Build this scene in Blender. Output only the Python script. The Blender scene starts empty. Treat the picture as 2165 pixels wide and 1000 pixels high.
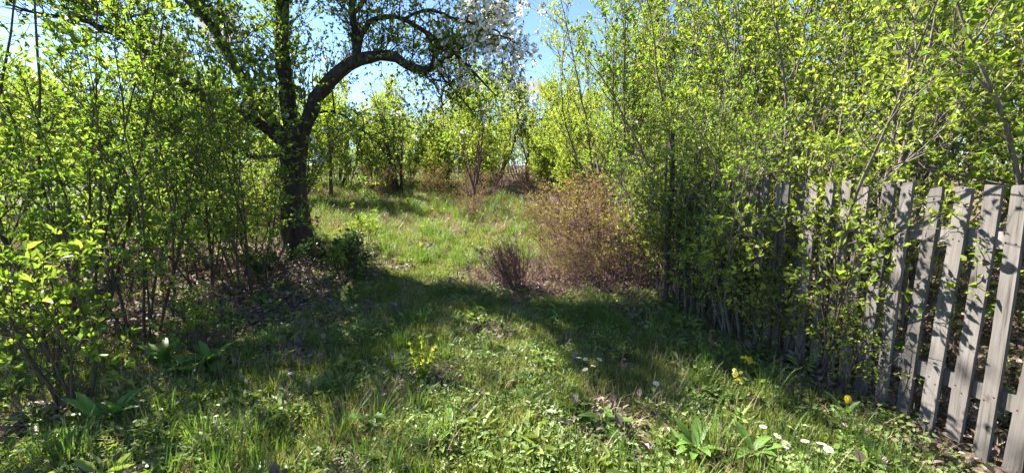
import bpy, math
import numpy as np
from mathutils import Vector

# ------------------------------------------------------------------ camera, sky, sun
SC = bpy.context.scene
COL = SC.collection
EYE, PITCH, FPX, W0, H0 = 1.4, math.radians(7.6), 850.0, 2165.0, 1000.0
cam = bpy.data.cameras.new("camera")
cam.sensor_width = 36.0
cam.lens = 36.0 * FPX / W0
cam.clip_start, cam.clip_end = 0.05, 3000.0
co = bpy.data.objects.new("camera", cam)
COL.objects.link(co)
co.location = (0, 0, EYE)
co.rotation_euler = (math.pi / 2 - PITCH, 0, 0)
SC.camera = co

SUN_AZ, SUN_EL = math.radians(-57), math.radians(44)      # azimuth measured from +Y towards +X
SDIR = Vector((math.sin(SUN_AZ) * math.cos(SUN_EL), math.cos(SUN_AZ) * math.cos(SUN_EL), math.sin(SUN_EL)))
sl = bpy.data.lights.new("sun", 'SUN')
sl.energy, sl.angle, sl.color = 5.0, math.radians(0.53), (1.0, 0.95, 0.86)
so = bpy.data.objects.new("sun", sl)
COL.objects.link(so)
so.rotation_euler = SDIR.to_track_quat('Z', 'Y').to_euler()
so.location = SDIR * 50

SC.view_settings.view_transform = 'Standard'
SC.view_settings.look = 'None'
SC.view_settings.gamma = 1.0
SC.view_settings.use_curve_mapping = False
SC.view_settings.exposure = 2.6
SC.cycles.max_bounces = 8
SC.cycles.diffuse_bounces = 6
SC.cycles.transmission_bounces = 5
SC.cycles.glossy_bounces = 2
SC.cycles.use_adaptive_sampling = True
SC.cycles.adaptive_threshold = 0.02
SC.cycles.use_denoising = True
SC.cycles.denoiser = 'OPENIMAGEDENOISE'
SC.cycles.sample_clamp_indirect = 6.0


def pixel_dir(px, py):
    u, v = (px - W0 / 2) / FPX, (H0 / 2 - py) / FPX
    c, s = math.cos(PITCH), math.sin(PITCH)
    return np.array([u, c + v * s, -s + v * c])


def at(px, py, Y):
    """world point seen in direction (px, py) of the photograph at distance Y along +Y"""
    d = pixel_dir(px, py)
    return d * (Y / d[1]) + np.array([0, 0, EYE])


world = bpy.data.worlds.new("World")
SC.world = world
world.use_nodes = True
wt = world.node_tree
bg = wt.nodes['Background']
sky = wt.nodes.new('ShaderNodeTexSky')
sky.sky_type = 'NISHITA'
sky.sun_disc = False
sky.sun_elevation, sky.sun_rotation = SUN_EL, SUN_AZ
sky.air_density, sky.dust_density, sky.ozone_density = 0.72, 0.05, 3.0
bg.inputs[1].default_value = 0.058


def wn(kind, **kw):
    n = wt.nodes.new(kind)
    for k, v in kw.items():
        setattr(n, k, v)
    return n


def wl(a, b):
    wt.links.new(a, b)


tc = wn('ShaderNodeTexCoord')
nz1 = wn('ShaderNodeTexNoise')
nz1.inputs['Scale'].default_value = 9.0
nz1.inputs['Detail'].default_value = 6.0
nz1.inputs['Roughness'].default_value = 0.62
wl(tc.outputs['Generated'], nz1.inputs['Vector'])
acc = None
# cumulus heads: a ring of small fair-weather clouds low over the horizon all round
heads = [(1068, 165, .036), (1050, 182, .035), (1092, 186, .030), (1130, 186, .032), (1112, 196, .028), (1075, 200, .04), (1142, 198, .022),
         (470, 60, .06), (330, 120, .07)]
cents = [(pixel_dir(a, b) / np.linalg.norm(pixel_dir(a, b)), r) for a, b, r in heads]
for k in range(14):
    az = 1.1 + k * 0.31
    el = 0.16 + 0.07 * math.sin(k * 2.3)
    cents.append((np.array([math.sin(az) * math.cos(el), math.cos(az) * math.cos(el), math.sin(el)]), 0.05 + 0.03 * math.sin(k * 1.7)))
for c, r in cents:
    ds = wn('ShaderNodeVectorMath', operation='DISTANCE')
    wl(tc.outputs['Generated'], ds.inputs[0])
    ds.inputs[1].default_value = tuple(c)
    mr = wn('ShaderNodeMapRange')
    mr.inputs['From Min'].default_value = 0.0
    mr.inputs['From Max'].default_value = r * 1.25
    mr.inputs['To Min'].default_value = 1.0
    mr.inputs['To Max'].default_value = 0.0
    wl(ds.outputs['Value'], mr.inputs['Value'])
    if acc is None:
        acc = mr.outputs[0]
    else:
        mx = wn('ShaderNodeMath', operation='MAXIMUM')
        wl(acc, mx.inputs[0])
        wl(mr.outputs[0], mx.inputs[1])
        acc = mx.outputs[0]
nz2 = wn('ShaderNodeTexNoise')
nz2.inputs['Scale'].default_value = 45.0
nz2.inputs['Detail'].default_value = 5.0
wl(tc.outputs['Generated'], nz2.inputs['Vector'])
ma = wn('ShaderNodeMath', operation='MULTIPLY_ADD')
wl(nz2.outputs[0], ma.inputs[0])
ma.inputs[1].default_value = 1.1
wl(acc, ma.inputs[2])
mask = wn('ShaderNodeMapRange', interpolation_type='SMOOTHSTEP')
mask.inputs['From Min'].default_value = 0.92
mask.inputs['From Max'].default_value = 1.22
wl(ma.outputs[0], mask.inputs['Value'])
gate = wn('ShaderNodeMath', operation='GREATER_THAN')
wl(acc, gate.inputs[0])
gate.inputs[1].default_value = 0.02
mg = wn('ShaderNodeMath', operation='MULTIPLY')
wl(mask.outputs[0], mg.inputs[0])
wl(gate.outputs[0], mg.inputs[1])
mixc = wn('ShaderNodeMix', data_type='RGBA')
wl(mg.outputs[0], mixc.inputs['Factor'])
wl(sky.outputs[0], mixc.inputs[6])
mixc.inputs[7].default_value = (2.3, 2.35, 2.42, 1)
wl(mixc.outputs[2], bg.inputs[0])

# ------------------------------------------------------------------ small tools
R = np.random.default_rng(7)


def nrm(a):
    return a / np.maximum(np.linalg.norm(a, axis=-1, keepdims=True), 1e-9)


def wav(x, y, scale, seed):
    """smooth noise in about -1..1 from summed sines"""
    r = np.random.default_rng(seed)
    s = 0
    for k in range(7):
        a = r.uniform(0, 6.283)
        f = r.uniform(.6, 1.9) / scale
        s = s + np.sin((x * math.cos(a) + y * math.sin(a)) * f * 6.283 + r.uniform(0, 6.283))
    return s / 3.2


def height(x, y):
    x = np.asarray(x, float)
    y = np.asarray(y, float)
    t = np.clip(y - 4.3, 0, 12.3)
    h = .105 * t * t / (t + .9)
    h = h + .14 * np.exp(-((x + 3.4) ** 2 + (y - 6.2) ** 2) / 3.0)
    h = h + .06 * np.clip(y - 18.5, 0, 60)
    near = np.exp(-(x * x + y * y) / 900.0)
    h = h + near * (.035 * wav(x, y, 2.6, 3) + .018 * wav(x, y, .9, 4))
    h = h + .10 * np.clip(-x - 2.2, 0, 3) * np.clip((y - 2.5) / 3, 0, 1) * .5
    return h


def G(px, py):
    """where the view ray through a photograph pixel meets the ground"""
    d = pixel_dir(px, py)
    for k in range(1, 4000):
        t = k * .012
        p = d * t
        if EYE + p[2] <= float(height(p[0], p[1])):
            return np.array([p[0], p[1], float(height(p[0], p[1]))])
    return np.array([p[0], p[1], float(height(p[0], p[1]))])


def mk(name, V, F, mat, smooth=True):
    V = np.asarray(V, np.float32).reshape(-1, 3)
    F = np.asarray(F, np.int32).reshape(-1, 4)
    m = bpy.data.meshes.new(name)
    m.vertices.add(len(V))
    m.vertices.foreach_set('co', V.ravel())
    m.loops.add(F.size)
    m.loops.foreach_set('vertex_index', F.ravel())
    m.polygons.add(len(F))
    m.polygons.foreach_set('loop_start', np.arange(0, F.size, 4, dtype=np.int32))
    m.polygons.foreach_set('use_smooth', np.full(len(F), smooth, bool))
    m.update(calc_edges=True)
    if mat:
        m.materials.append(mat)
    return m


class Geo:
    def __init__(self):
        self.V, self.F, self.n = [], [], 0

    def add(self, V, F):
        V = np.asarray(V, float).reshape(-1, 3)
        F = np.asarray(F, int).reshape(-1, 4)
        self.V.append(V)
        self.F.append(F + self.n)
        self.n += len(V)

    def mesh(self, name, mat, smooth=True):
        return mk(name, np.concatenate(self.V), np.concatenate(self.F), mat, smooth)


def tubes(geo, P, Rd, sides):
    """P (M,n,3) centre lines, Rd (M,n) radii"""
    M, n, _ = P.shape
    T = nrm(np.gradient(P, axis=1))
    ov = nrm(P[:, -1] - P[:, 0])
    ref = np.where(np.abs(ov[:, 2:3]) > .8, np.array([[1., .2, 0]]), np.array([[.1, .15, 1.]]))
    U = nrm(np.cross(T, ref[:, None, :]))
    Vv = np.cross(T, U)
    a = np.arange(sides) * 2 * math.pi / sides
    ring = (U[:, :, None, :] * np.cos(a)[None, None, :, None] + Vv[:, :, None, :] * np.sin(a)[None, None, :, None])
    V = P[:, :, None, :] + ring * Rd[:, :, None, None]
    i = np.arange(n - 1)[:, None] * sides
    j = np.arange(sides)[None, :]
    j2 = (j + 1) % sides
    q = np.stack([i + j, i + j2, i + sides + j2, i + sides + j], -1).reshape(-1, 4)
    F = (q[None] + (np.arange(M) * n * sides)[:, None, None]).reshape(-1, 4)
    geo.add(V, F)


def grow(r, P0, D0, L, n, wander, up):
    """M random curved branches -> (M,n+1,3)"""
    M = len(P0)
    D = nrm(D0)
    P = [P0]
    st = (np.asarray(L) / n)[:, None]
    for k in range(n):
        D = D + r.normal(0, wander, (M, 3))
        D[:, 2] += up
        D = nrm(D)
        P.append(P[-1] + D * st)
    return np.stack(P, 1)


def spawn(r, P, k, t0, t1, a0, a1, upbias=0.0):
    """k child starts on each branch: position, direction, t and parent index"""
    M, n, _ = P.shape
    t = r.uniform(t0, t1, (M, k))
    f = t * (n - 1)
    i = np.minimum(f.astype(int), n - 2)
    w = (f - i)[..., None]
    m = np.arange(M)[:, None]
    pos = P[m, i] * (1 - w) + P[m, i + 1] * w
    tan = nrm(P[m, i + 1] - P[m, i])
    rd = r.normal(0, 1, (M, k, 3))
    per = nrm(rd - (rd * tan).sum(-1, keepdims=True) * tan)
    a = r.uniform(a0, a1, (M, k))[..., None]
    d = tan * np.cos(a) + per * np.sin(a)
    d[..., 2] += upbias
    par = np.repeat(np.arange(M), k)
    return pos.reshape(-1, 3), nrm(d).reshape(-1, 3), t.reshape(-1), par


def taper(r0, r1, n, p=1.0):
    s = np.linspace(0, 1, n)[None, :] ** p
    return np.asarray(r0)[:, None] * (1 - s) + np.asarray(r1)[:, None] * s


def leaf_geo(r, pos, d, ln, wd, flat=.6, curl=.12):
    """folded six-point leaves: base, two points a side, tip"""
    M = len(pos)
    d = nrm(d)
    up = np.array([[0, 0, 1.]]) * flat + r.normal(0, .5, (M, 3))
    nn = nrm(up - (up * d).sum(-1, keepdims=True) * d)
    s = np.cross(d, nn)
    ln = np.asarray(ln)[:, None]
    wd = np.asarray(wd)[:, None]
    fold = r.uniform(.1, .3, (M, 1)) * wd
    cu = r.uniform(0, 2 * curl, (M, 1)) * ln
    b = pos
    l1 = pos + d * ln * .32 + s * wd * .5 + nn * fold
    l2 = pos + d * ln * .70 + s * wd * .38 + nn * (fold * .8 - cu * .4)
    tp = pos + d * ln - nn * cu
    r1 = pos + d * ln * .32 - s * wd * .5 + nn * fold
    r2 = pos + d * ln * .70 - s * wd * .38 + nn * (fold * .8 - cu * .4)
    V = np.stack([b, l1, l2, tp, r2, r1], 1)
    base = (np.arange(M) * 6)[:, None]
    F = np.concatenate([base + np.array([[0, 3, 2, 1]]), base + np.array([[0, 5, 4, 3]])], 0)
    return V.reshape(-1, 3), F


def twig_leaves(r, P, k, t0=.15, out=1.0, upb=.15):
    M_, n, _ = P.shape
    c = max(1, int(round(k / 3.2)))
    tc_ = r.uniform(t0, 1.0, (M_, c))
    tc_[:, 0] = .97
    t = np.clip(np.repeat(tc_, int(math.ceil(k / c)), 1)[:, :k] + r.normal(0, .02, (M_, min(k, c * int(math.ceil(k / c))))), 0, .999)
    f = t * (n - 1)
    i = np.minimum(f.astype(int), n - 2)
    w = (f - i)[..., None]
    m = np.arange(M_)[:, None]
    pos = P[m, i] * (1 - w) + P[m, i + 1] * w
    tan = nrm(P[m, i + 1] - P[m, i])
    rd_ = r.normal(0, 1, pos.shape)
    per = nrm(rd_ - (rd_ * tan).sum(-1, keepdims=True) * tan)
    a = r.uniform(.35 * out, 1.2 * out, t.shape)[..., None]
    d = tan * np.cos(a) + per * np.sin(a)
    d[..., 2] += upb
    return pos.reshape(-1, 3), nrm(d).reshape(-1, 3)


# ------------------------------------------------------------------ materials
def new_mat(name):
    m = bpy.data.materials.new(name)
    m.use_nodes = True
    nt = m.node_tree
    return m, nt, nt.nodes['Principled BSDF'], nt.nodes['Material Output']


def leaf_mat(name, cols, trans=.42, tcol=(1.25, 1.2, .7), rough=.48, inst=False, spec=.35):
    m, nt, b, out = new_mat(name)
    geo = nt.nodes.new('ShaderNodeNewGeometry')
    oi = nt.nodes.new('ShaderNodeObjectInfo')
    ad = nt.nodes.new('ShaderNodeMath')
    ad.operation = 'MULTIPLY_ADD'
    nt.links.new(oi.outputs['Random'], ad.inputs[0])
    ad.inputs[1].default_value = .55 if inst else .32
    mu = nt.nodes.new('ShaderNodeMath')
    mu.operation = 'MULTIPLY'
    nt.links.new(geo.outputs['Random Per Island'], mu.inputs[0])
    mu.inputs[1].default_value = .45 if inst else .68
    nt.links.new(mu.outputs[0], ad.inputs[2])
    cr = nt.nodes.new('ShaderNodeValToRGB')
    e = cr.color_ramp.elements
    while len(e) < len(cols):
        e.new(.5)
    for i, c in enumerate(cols):
        e[i].position = i / (len(cols) - 1)
        e[i].color = (*c, 1)
    nt.links.new(ad.outputs[0], cr.inputs[0])
    nt.links.new(cr.outputs[0], b.inputs['Base Color'])
    b.inputs['Roughness'].default_value = rough
    b.inputs['Specular IOR Level'].default_value = spec
    tr = nt.nodes.new('ShaderNodeBsdfTranslucent')
    vm = nt.nodes.new('ShaderNodeVectorMath')
    vm.operation = 'MULTIPLY'
    vm.inputs[1].default_value = tcol
    nt.links.new(cr.outputs[0], vm.inputs[0])
    nt.links.new(vm.outputs[0], tr.inputs['Color'])
    mx = nt.nodes.new('ShaderNodeMixShader')
    mx.inputs[0].default_value = trans
    nt.links.new(b.outputs[0], mx.inputs[1])
    nt.links.new(tr.outputs[0], mx.inputs[2])
    nt.links.new(mx.outputs[0], out.inputs['Surface'])
    return m


def bark_mat(name, c0, c1, scale=14, stretch=5, bump=.6):
    m, nt, b, out = new_mat(name)
    tc = nt.nodes.new('ShaderNodeTexCoord')
    mp = nt.nodes.new('ShaderNodeMapping')
    mp.inputs['Scale'].default_value = (1, 1, 1.0 / stretch)
    nt.links.new(tc.outputs['Object'], mp.inputs[0])
    n = nt.nodes.new('ShaderNodeTexNoise')
    n.inputs['Scale'].default_value = scale
    n.inputs['Detail'].default_value = 7
    n.inputs['Roughness'].default_value = .7
    nt.links.new(mp.outputs[0], n.inputs['Vector'])
    cr = nt.nodes.new('ShaderNodeValToRGB')
    cr.color_ramp.elements[0].position = .32
    cr.color_ramp.elements[0].color = (*c0, 1)
    cr.color_ramp.elements[1].position = .68
    cr.color_ramp.elements[1].color = (*c1, 1)
    nt.links.new(n.outputs[0], cr.inputs[0])
    nt.links.new(cr.outputs[0], b.inputs['Base Color'])
    b.inputs['Roughness'].default_value = .9
    b.inputs['Specular IOR Level'].default_value = .15
    bp = nt.nodes.new('ShaderNodeBump')
    bp.inputs['Strength'].default_value = bump
    bp.inputs['Distance'].default_value = .03
    nt.links.new(n.outputs[0], bp.inputs['Height'])
    nt.links.new(bp.outputs[0], b.inputs['Normal'])
    return m


M = {}
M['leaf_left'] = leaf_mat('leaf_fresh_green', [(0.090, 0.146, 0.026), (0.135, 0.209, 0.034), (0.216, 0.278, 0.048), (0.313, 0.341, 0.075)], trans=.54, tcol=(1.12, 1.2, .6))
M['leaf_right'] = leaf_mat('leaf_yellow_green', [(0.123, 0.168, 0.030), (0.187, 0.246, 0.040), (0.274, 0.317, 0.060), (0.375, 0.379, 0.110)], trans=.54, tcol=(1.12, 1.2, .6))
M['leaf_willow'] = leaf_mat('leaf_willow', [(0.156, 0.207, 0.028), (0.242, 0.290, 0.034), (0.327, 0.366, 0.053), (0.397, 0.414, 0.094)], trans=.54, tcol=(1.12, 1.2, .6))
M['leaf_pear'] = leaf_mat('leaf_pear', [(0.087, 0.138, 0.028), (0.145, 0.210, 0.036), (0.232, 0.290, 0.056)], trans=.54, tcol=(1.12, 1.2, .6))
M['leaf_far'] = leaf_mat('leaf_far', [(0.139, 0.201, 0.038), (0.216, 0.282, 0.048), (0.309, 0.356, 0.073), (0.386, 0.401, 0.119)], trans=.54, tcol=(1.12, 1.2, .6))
M['leaf_ivy'] = leaf_mat('leaf_bramble', [(0.027, 0.059, 0.016), (0.045, 0.091, 0.022), (0.075, 0.126, 0.029)], trans=.25)
M['leaf_lily'] = leaf_mat('leaf_broad', [(0.078, 0.169, 0.033), (0.117, 0.221, 0.039), (0.169, 0.273, 0.065)], trans=.4)
M['leaf_dry'] = leaf_mat('leaf_bronze', [(.14, .09, .06), (.20, .16, .055), (.27, .26, .06)], trans=.4)
M['petal_white'] = leaf_mat('petal_white', [(.80, .78, .74), (.84, .82, .78), (.88, .86, .82)], trans=.5, tcol=(1, 1, 1))
M['petal_yellow'] = leaf_mat('petal_yellow', [(.70, .56, .03), (.80, .68, .06), (.82, .74, .14)], trans=.35, tcol=(1, 1, .8))
M['petal_pale'] = leaf_mat('petal_pale_yellow', [(.62, .55, .10), (.74, .68, .16), (.74, .72, .22)], trans=.35, tcol=(1, 1, .8))
M['grass'] = leaf_mat('grass_blade', [(0.074, 0.117, 0.025), (0.119, 0.172, 0.034), (0.186, 0.227, 0.048), (0.283, 0.275, 0.088)], inst=True, trans=.4)
M['grass_tall'] = leaf_mat('grass_tall_blade', [(0.063, 0.120, 0.025), (0.102, 0.180, 0.032), (0.157, 0.239, 0.043)], inst=True, trans=.42)
M['grass_dry'] = leaf_mat('grass_straw', [(.17, .125, .07), (.26, .20, .115), (.33, .27, .17)], inst=True, trans=.25, tcol=(1, .95, .8))
M['weed'] = leaf_mat('weed_leaf', [(0.074, 0.128, 0.034), (0.119, 0.189, 0.046), (0.179, 0.250, 0.062), (0.239, 0.270, 0.095)], inst=True, trans=.36)
M['litter'] = leaf_mat('dead_leaf', [(.045, .03, .022), (.11, .075, .055), (.19, .14, .11), (.30, .24, .20)], inst=True, trans=.1, tcol=(1, .8, .6), rough=.6)
M['litter_red'] = leaf_mat('reddish_litter', [(.07, .035, .032), (.14, .08, .07), (.22, .14, .12)], inst=True, trans=.1, tcol=(1, .8, .6), rough=.6)
M['bark_pear'] = bark_mat('bark_dark', (.012, .010, .008), (.075, .062, .05), 16, 4, 1.0)
M['bark_grey'] = bark_mat('bark_grey', (.07, .058, .045), (.20, .175, .145), 30, 6, .4)
M['bark_pale'] = bark_mat('bark_pale', (.16, .135, .105), (.36, .32, .27), 30, 6, .3)
M['bark_brown'] = bark_mat('bark_brown', (.035, .026, .019), (.11, .085, .063), 30, 6, .4)
M['twig_red'] = bark_mat('twig_reddish', (.075, .038, .04), (.21, .12, .12), 30, 6, .3)
M['twig_purple'] = bark_mat('twig_purplish', (.07, .032, .042), (.20, .11, .13), 30, 6, .3)
M['stalk'] = leaf_mat('green_stalk', [(.06, .11, .02), (.10, .15, .03)], trans=.2)


def wood_mat():
    m, nt, b, out = new_mat('weathered_grey_wood')
    tc = nt.nodes.new('ShaderNodeTexCoord')
    oi = nt.nodes.new('ShaderNodeObjectInfo')
    cx = nt.nodes.new('ShaderNodeCombineXYZ')
    sc = nt.nodes.new('ShaderNodeMath')
    sc.operation = 'MULTIPLY'
    sc.inputs[1].default_value = 37.0
    nt.links.new(oi.outputs['Random'], sc.inputs[0])
    nt.links.new(sc.outputs[0], cx.inputs[2])
    add = nt.nodes.new('ShaderNodeVectorMath')
    nt.links.new(tc.outputs['Object'], add.inputs[0])
    nt.links.new(cx.outputs[0], add.inputs[1])
    mp = nt.nodes.new('ShaderNodeMapping')
    mp.inputs['Scale'].default_value = (55, 55, 2.2)
    nt.links.new(add.outputs[0], mp.inputs[0])
    n1 = nt.nodes.new('ShaderNodeTexNoise')
    n1.inputs['Scale'].default_value = 1.0
    n1.inputs['Detail'].default_value = 6
    n1.inputs['Roughness'].default_value = .65
    nt.links.new(mp.outputs[0], n1.inputs['Vector'])
    mp2 = nt.nodes.new('ShaderNodeMapping')
    mp2.inputs['Scale'].default_value = (7, 7, 3)
    nt.links.new(add.outputs[0], mp2.inputs[0])
    n2 = nt.nodes.new('ShaderNodeTexNoise')
    n2.inputs['Scale'].default_value = 1.0
    n2.inputs['Detail'].default_value = 4
    nt.links.new(mp2.outputs[0], n2.inputs['Vector'])
    cr = nt.nodes.new('ShaderNodeValToRGB')
    e = cr.color_ramp.elements
    e[0].position, e[0].color = .30, (.05, .044, .04, 1)
    e[1].position, e[1].color = .62, (.15, .139, .134, 1)
    k = e.new(.44)
    k.color = (.12, .11, .104, 1)
    nt.links.new(n1.outputs[0], cr.inputs[0])
    cr2 = nt.nodes.new('ShaderNodeValToRGB')
    cr2.color_ramp.elements[0].position, cr2.color_ramp.elements[0].color = .3, (.70, .68, .64, 1)
    cr2.color_ramp.elements[1].position, cr2.color_ramp.elements[1].color = .7, (1.15, 1.12, 1.1, 1)
    nt.links.new(n2.outputs[0], cr2.inputs[0])
    mx = nt.nodes.new('ShaderNodeMix')
    mx.data_type, mx.blend_type = 'RGBA', 'MULTIPLY'
    mx.inputs['Factor'].default_value = 1
    nt.links.new(cr.outputs[0], mx.inputs[6])
    nt.links.new(cr2.outputs[0], mx.inputs[7])
    vo = nt.nodes.new('ShaderNodeTexVoronoi')
    vo.inputs['Scale'].default_value = 1.0
    mp3 = nt.nodes.new('ShaderNodeMapping')
    mp3.inputs['Scale'].default_value = (9, 9, 4.2)
    nt.links.new(add.outputs[0], mp3.inputs[0])
    nt.links.new(mp3.outputs[0], vo.inputs['Vector'])
    kr = nt.nodes.new('ShaderNodeValToRGB')
    kr.color_ramp.elements[0].position, kr.color_ramp.elements[0].color = .06, (.35, .3, .27, 1)
    kr.color_ramp.elements[1].position, kr.color_ramp.elements[1].color = .14, (1, 1, 1, 1)
    nt.links.new(vo.outputs['Distance'], kr.inputs[0])
    mk_ = nt.nodes.new('ShaderNodeMix')
    mk_.data_type, mk_.blend_type = 'RGBA', 'MULTIPLY'
    mk_.inputs['Factor'].default_value = 1
    nt.links.new(mx.outputs[2], mk_.inputs[6])
    nt.links.new(kr.outputs[0], mk_.inputs[7])
    n3 = nt.nodes.new('ShaderNodeTexNoise')
    n3.inputs['Scale'].default_value = 4.5
    n3.inputs['Detail'].default_value = 8
    n3.inputs['Roughness'].default_value = .75
    nt.links.new(add.outputs[0], n3.inputs['Vector'])
    ar = nt.nodes.new('ShaderNodeMapRange')
    ar.inputs['From Min'].default_value, ar.inputs['From Max'].default_value = .55, .75
    ar.inputs['To Max'].default_value = .5
    nt.links.new(n3.outputs[0], ar.inputs['Value'])
    al = nt.nodes.new('ShaderNodeMix')
    al.data_type = 'RGBA'
    nt.links.new(ar.outputs[0], al.inputs['Factor'])
    nt.links.new(mk_.outputs[2], al.inputs[6])
    al.inputs[7].default_value = (.075, .085, .05, 1)
    vr = nt.nodes.new('ShaderNodeMapRange')
    vr.inputs['To Min'].default_value, vr.inputs['To Max'].default_value = .72, 1.18
    nt.links.new(oi.outputs['Random'], vr.inputs['Value'])
    vv = nt.nodes.new('ShaderNodeVectorMath')
    vv.operation = 'SCALE'
    nt.links.new(al.outputs[2], vv.inputs[0])
    nt.links.new(vr.outputs[0], vv.inputs['Scale'])
    nt.links.new(vv.outputs[0], b.inputs['Base Color'])
    b.inputs['Roughness'].default_value = .82
    b.inputs['Specular IOR Level'].default_value = .2
    bp = nt.nodes.new('ShaderNodeBump')
    bp.inputs['Strength'].default_value = .5
    bp.inputs['Distance'].default_value = .004
    nt.links.new(n1.outputs[0], bp.inputs['Height'])
    nt.links.new(bp.outputs[0], b.inputs['Normal'])
    return m


M['wood'] = wood_mat()


def ground_mat():
    m, nt, b, out = new_mat('ground_soil_and_moss')
    at_ = nt.nodes.new('ShaderNodeAttribute')
    at_.attribute_name = 'cover'
    tc = nt.nodes.new('ShaderNodeTexCoord')
    n1 = nt.nodes.new('ShaderNodeTexNoise')
    n1.inputs['Scale'].default_value = 9
    n1.inputs['Detail'].default_value = 9
    n1.inputs['Roughness'].default_value = .7
    nt.links.new(tc.outputs['Object'], n1.inputs['Vector'])
    n2 = nt.nodes.new('ShaderNodeTexNoise')
    n2.inputs['Scale'].default_value = 70
    n2.inputs['Detail'].default_value = 5
    nt.links.new(tc.outputs['Object'], n2.inputs['Vector'])
    soil = nt.nodes.new('ShaderNodeValToRGB')
    e = soil.color_ramp.elements
    e[0].position, e[0].color = .3, (.045, .031, .022, 1)
    e[1].position, e[1].color = .72, (.20, .15, .11, 1)
    nt.links.new(n2.outputs[0], soil.inputs[0])
    green = nt.nodes.new('ShaderNodeValToRGB')
    e = green.color_ramp.elements
    e[0].position, e[0].color = .35, (.035, .05, .014, 1)
    e[1].position, e[1].color = .7, (.10, .12, .035, 1)
    nt.links.new(n1.outputs[0], green.inputs[0])
    mx = nt.nodes.new('ShaderNodeMix')
    mx.data_type = 'RGBA'
    nt.links.new(at_.outputs['Fac'], mx.inputs['Factor'])
    nt.links.new(green.outputs[0], mx.inputs[6])
    nt.links.new(soil.outputs[0], mx.inputs[7])
    nt.links.new(mx.outputs[2], b.inputs['Base Color'])
    b.inputs['Roughness'].default_value = .95
    b.inputs['Specular IOR Level'].default_value = .1
    bp = nt.nodes.new('ShaderNodeBump')
    bp.inputs['Strength'].default_value = .8
    bp.inputs['Distance'].default_value = .03
    nt.links.new(n1.outputs[0], bp.inputs['Height'])
    nt.links.new(bp.outputs[0], b.inputs['Normal'])
    return m


# ------------------------------------------------------------------ object helpers
def obj(name, mesh, parent=None, loc=None, rot=None, scale=None):
    o = bpy.data.objects.new(name, mesh)
    COL.objects.link(o)
    if parent is not None:
        o.parent = parent
    if loc is not None:
        o.location = [float(v) for v in loc]
    if rot is not None:
        o.rotation_euler = rot
    if scale is not None:
        o.scale = (scale,) * 3 if np.isscalar(scale) else scale
    return o


def tag(o, label, cat, group=None):
    o['label'] = label
    o['category'] = cat
    if group:
        o['group'] = group
    return o


def thing(name, label, cat, loc, rotz=0.0, scale=1.0, group=None, tilt=(0, 0)):
    o = obj(name, None, None, loc, (tilt[0], tilt[1], rotz), scale)
    return tag(o, label, cat, group)


# ------------------------------------------------------------------ ground
def bare(x, y):
    """0..1: bare earth and litter instead of turf"""
    n = wav(x, y, 1.3, 11) * .5 + wav(x, y, .5, 12) * .35
    band = np.exp(-((x - .75) / 1.35) ** 4) * np.exp(-((y - 5.45) / .72) ** 4)
    left = 1 / (1 + np.exp(-(np.minimum(-x - 2.0 - .1 * (y - 4), (y - 3.4) * 1.2) + .35 * n) * 5)) * (y < 7.0 + .5 * n)
    hedge = 1 / (1 + np.exp(-((x - (2.45 - .17 * y)) + .15 * n) * 9))
    path = np.exp(-((x - (1.3 - .12 * (y - 4))) / .22) ** 2) * np.exp(-((y - 4.2) / .45) ** 2) * .9
    spots = np.clip((wav(x, y, 1.1, 21) - .55) * 1.6, 0, .8)
    return np.clip(np.maximum.reduce([band * (1.0 + .5 * n), left, hedge, path, spots]), 0, 1)


gx = np.concatenate([-np.geomspace(700, 12, 24), np.arange(-11.8, 11.9, .14), np.geomspace(12, 700, 24)])
gy = np.concatenate([-np.geomspace(700, 3, 16), np.arange(-2.8, 24, .14), np.geomspace(24.2, 900, 24)])
XX, YY = np.meshgrid(gx, gy)
ZZ = height(XX, YY)
nx, ny = len(gx), len(gy)
ii = (np.arange(ny - 1)[:, None] * nx + np.arange(nx - 1)[None, :]).reshape(-1)
gm = mk('ground', np.stack([XX, YY, ZZ], -1), np.stack([ii, ii + 1, ii + nx + 1, ii + nx], -1), ground_mat())
ca = gm.attributes.new('cover', 'FLOAT', 'POINT')
ca.data.foreach_set('value', bare(XX, YY).ravel().astype(np.float32))
ground = obj('ground', gm)
ground['kind'] = 'structure'
ground['label'] = 'gently rising ground of turf, moss and bare brown soil'


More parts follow.
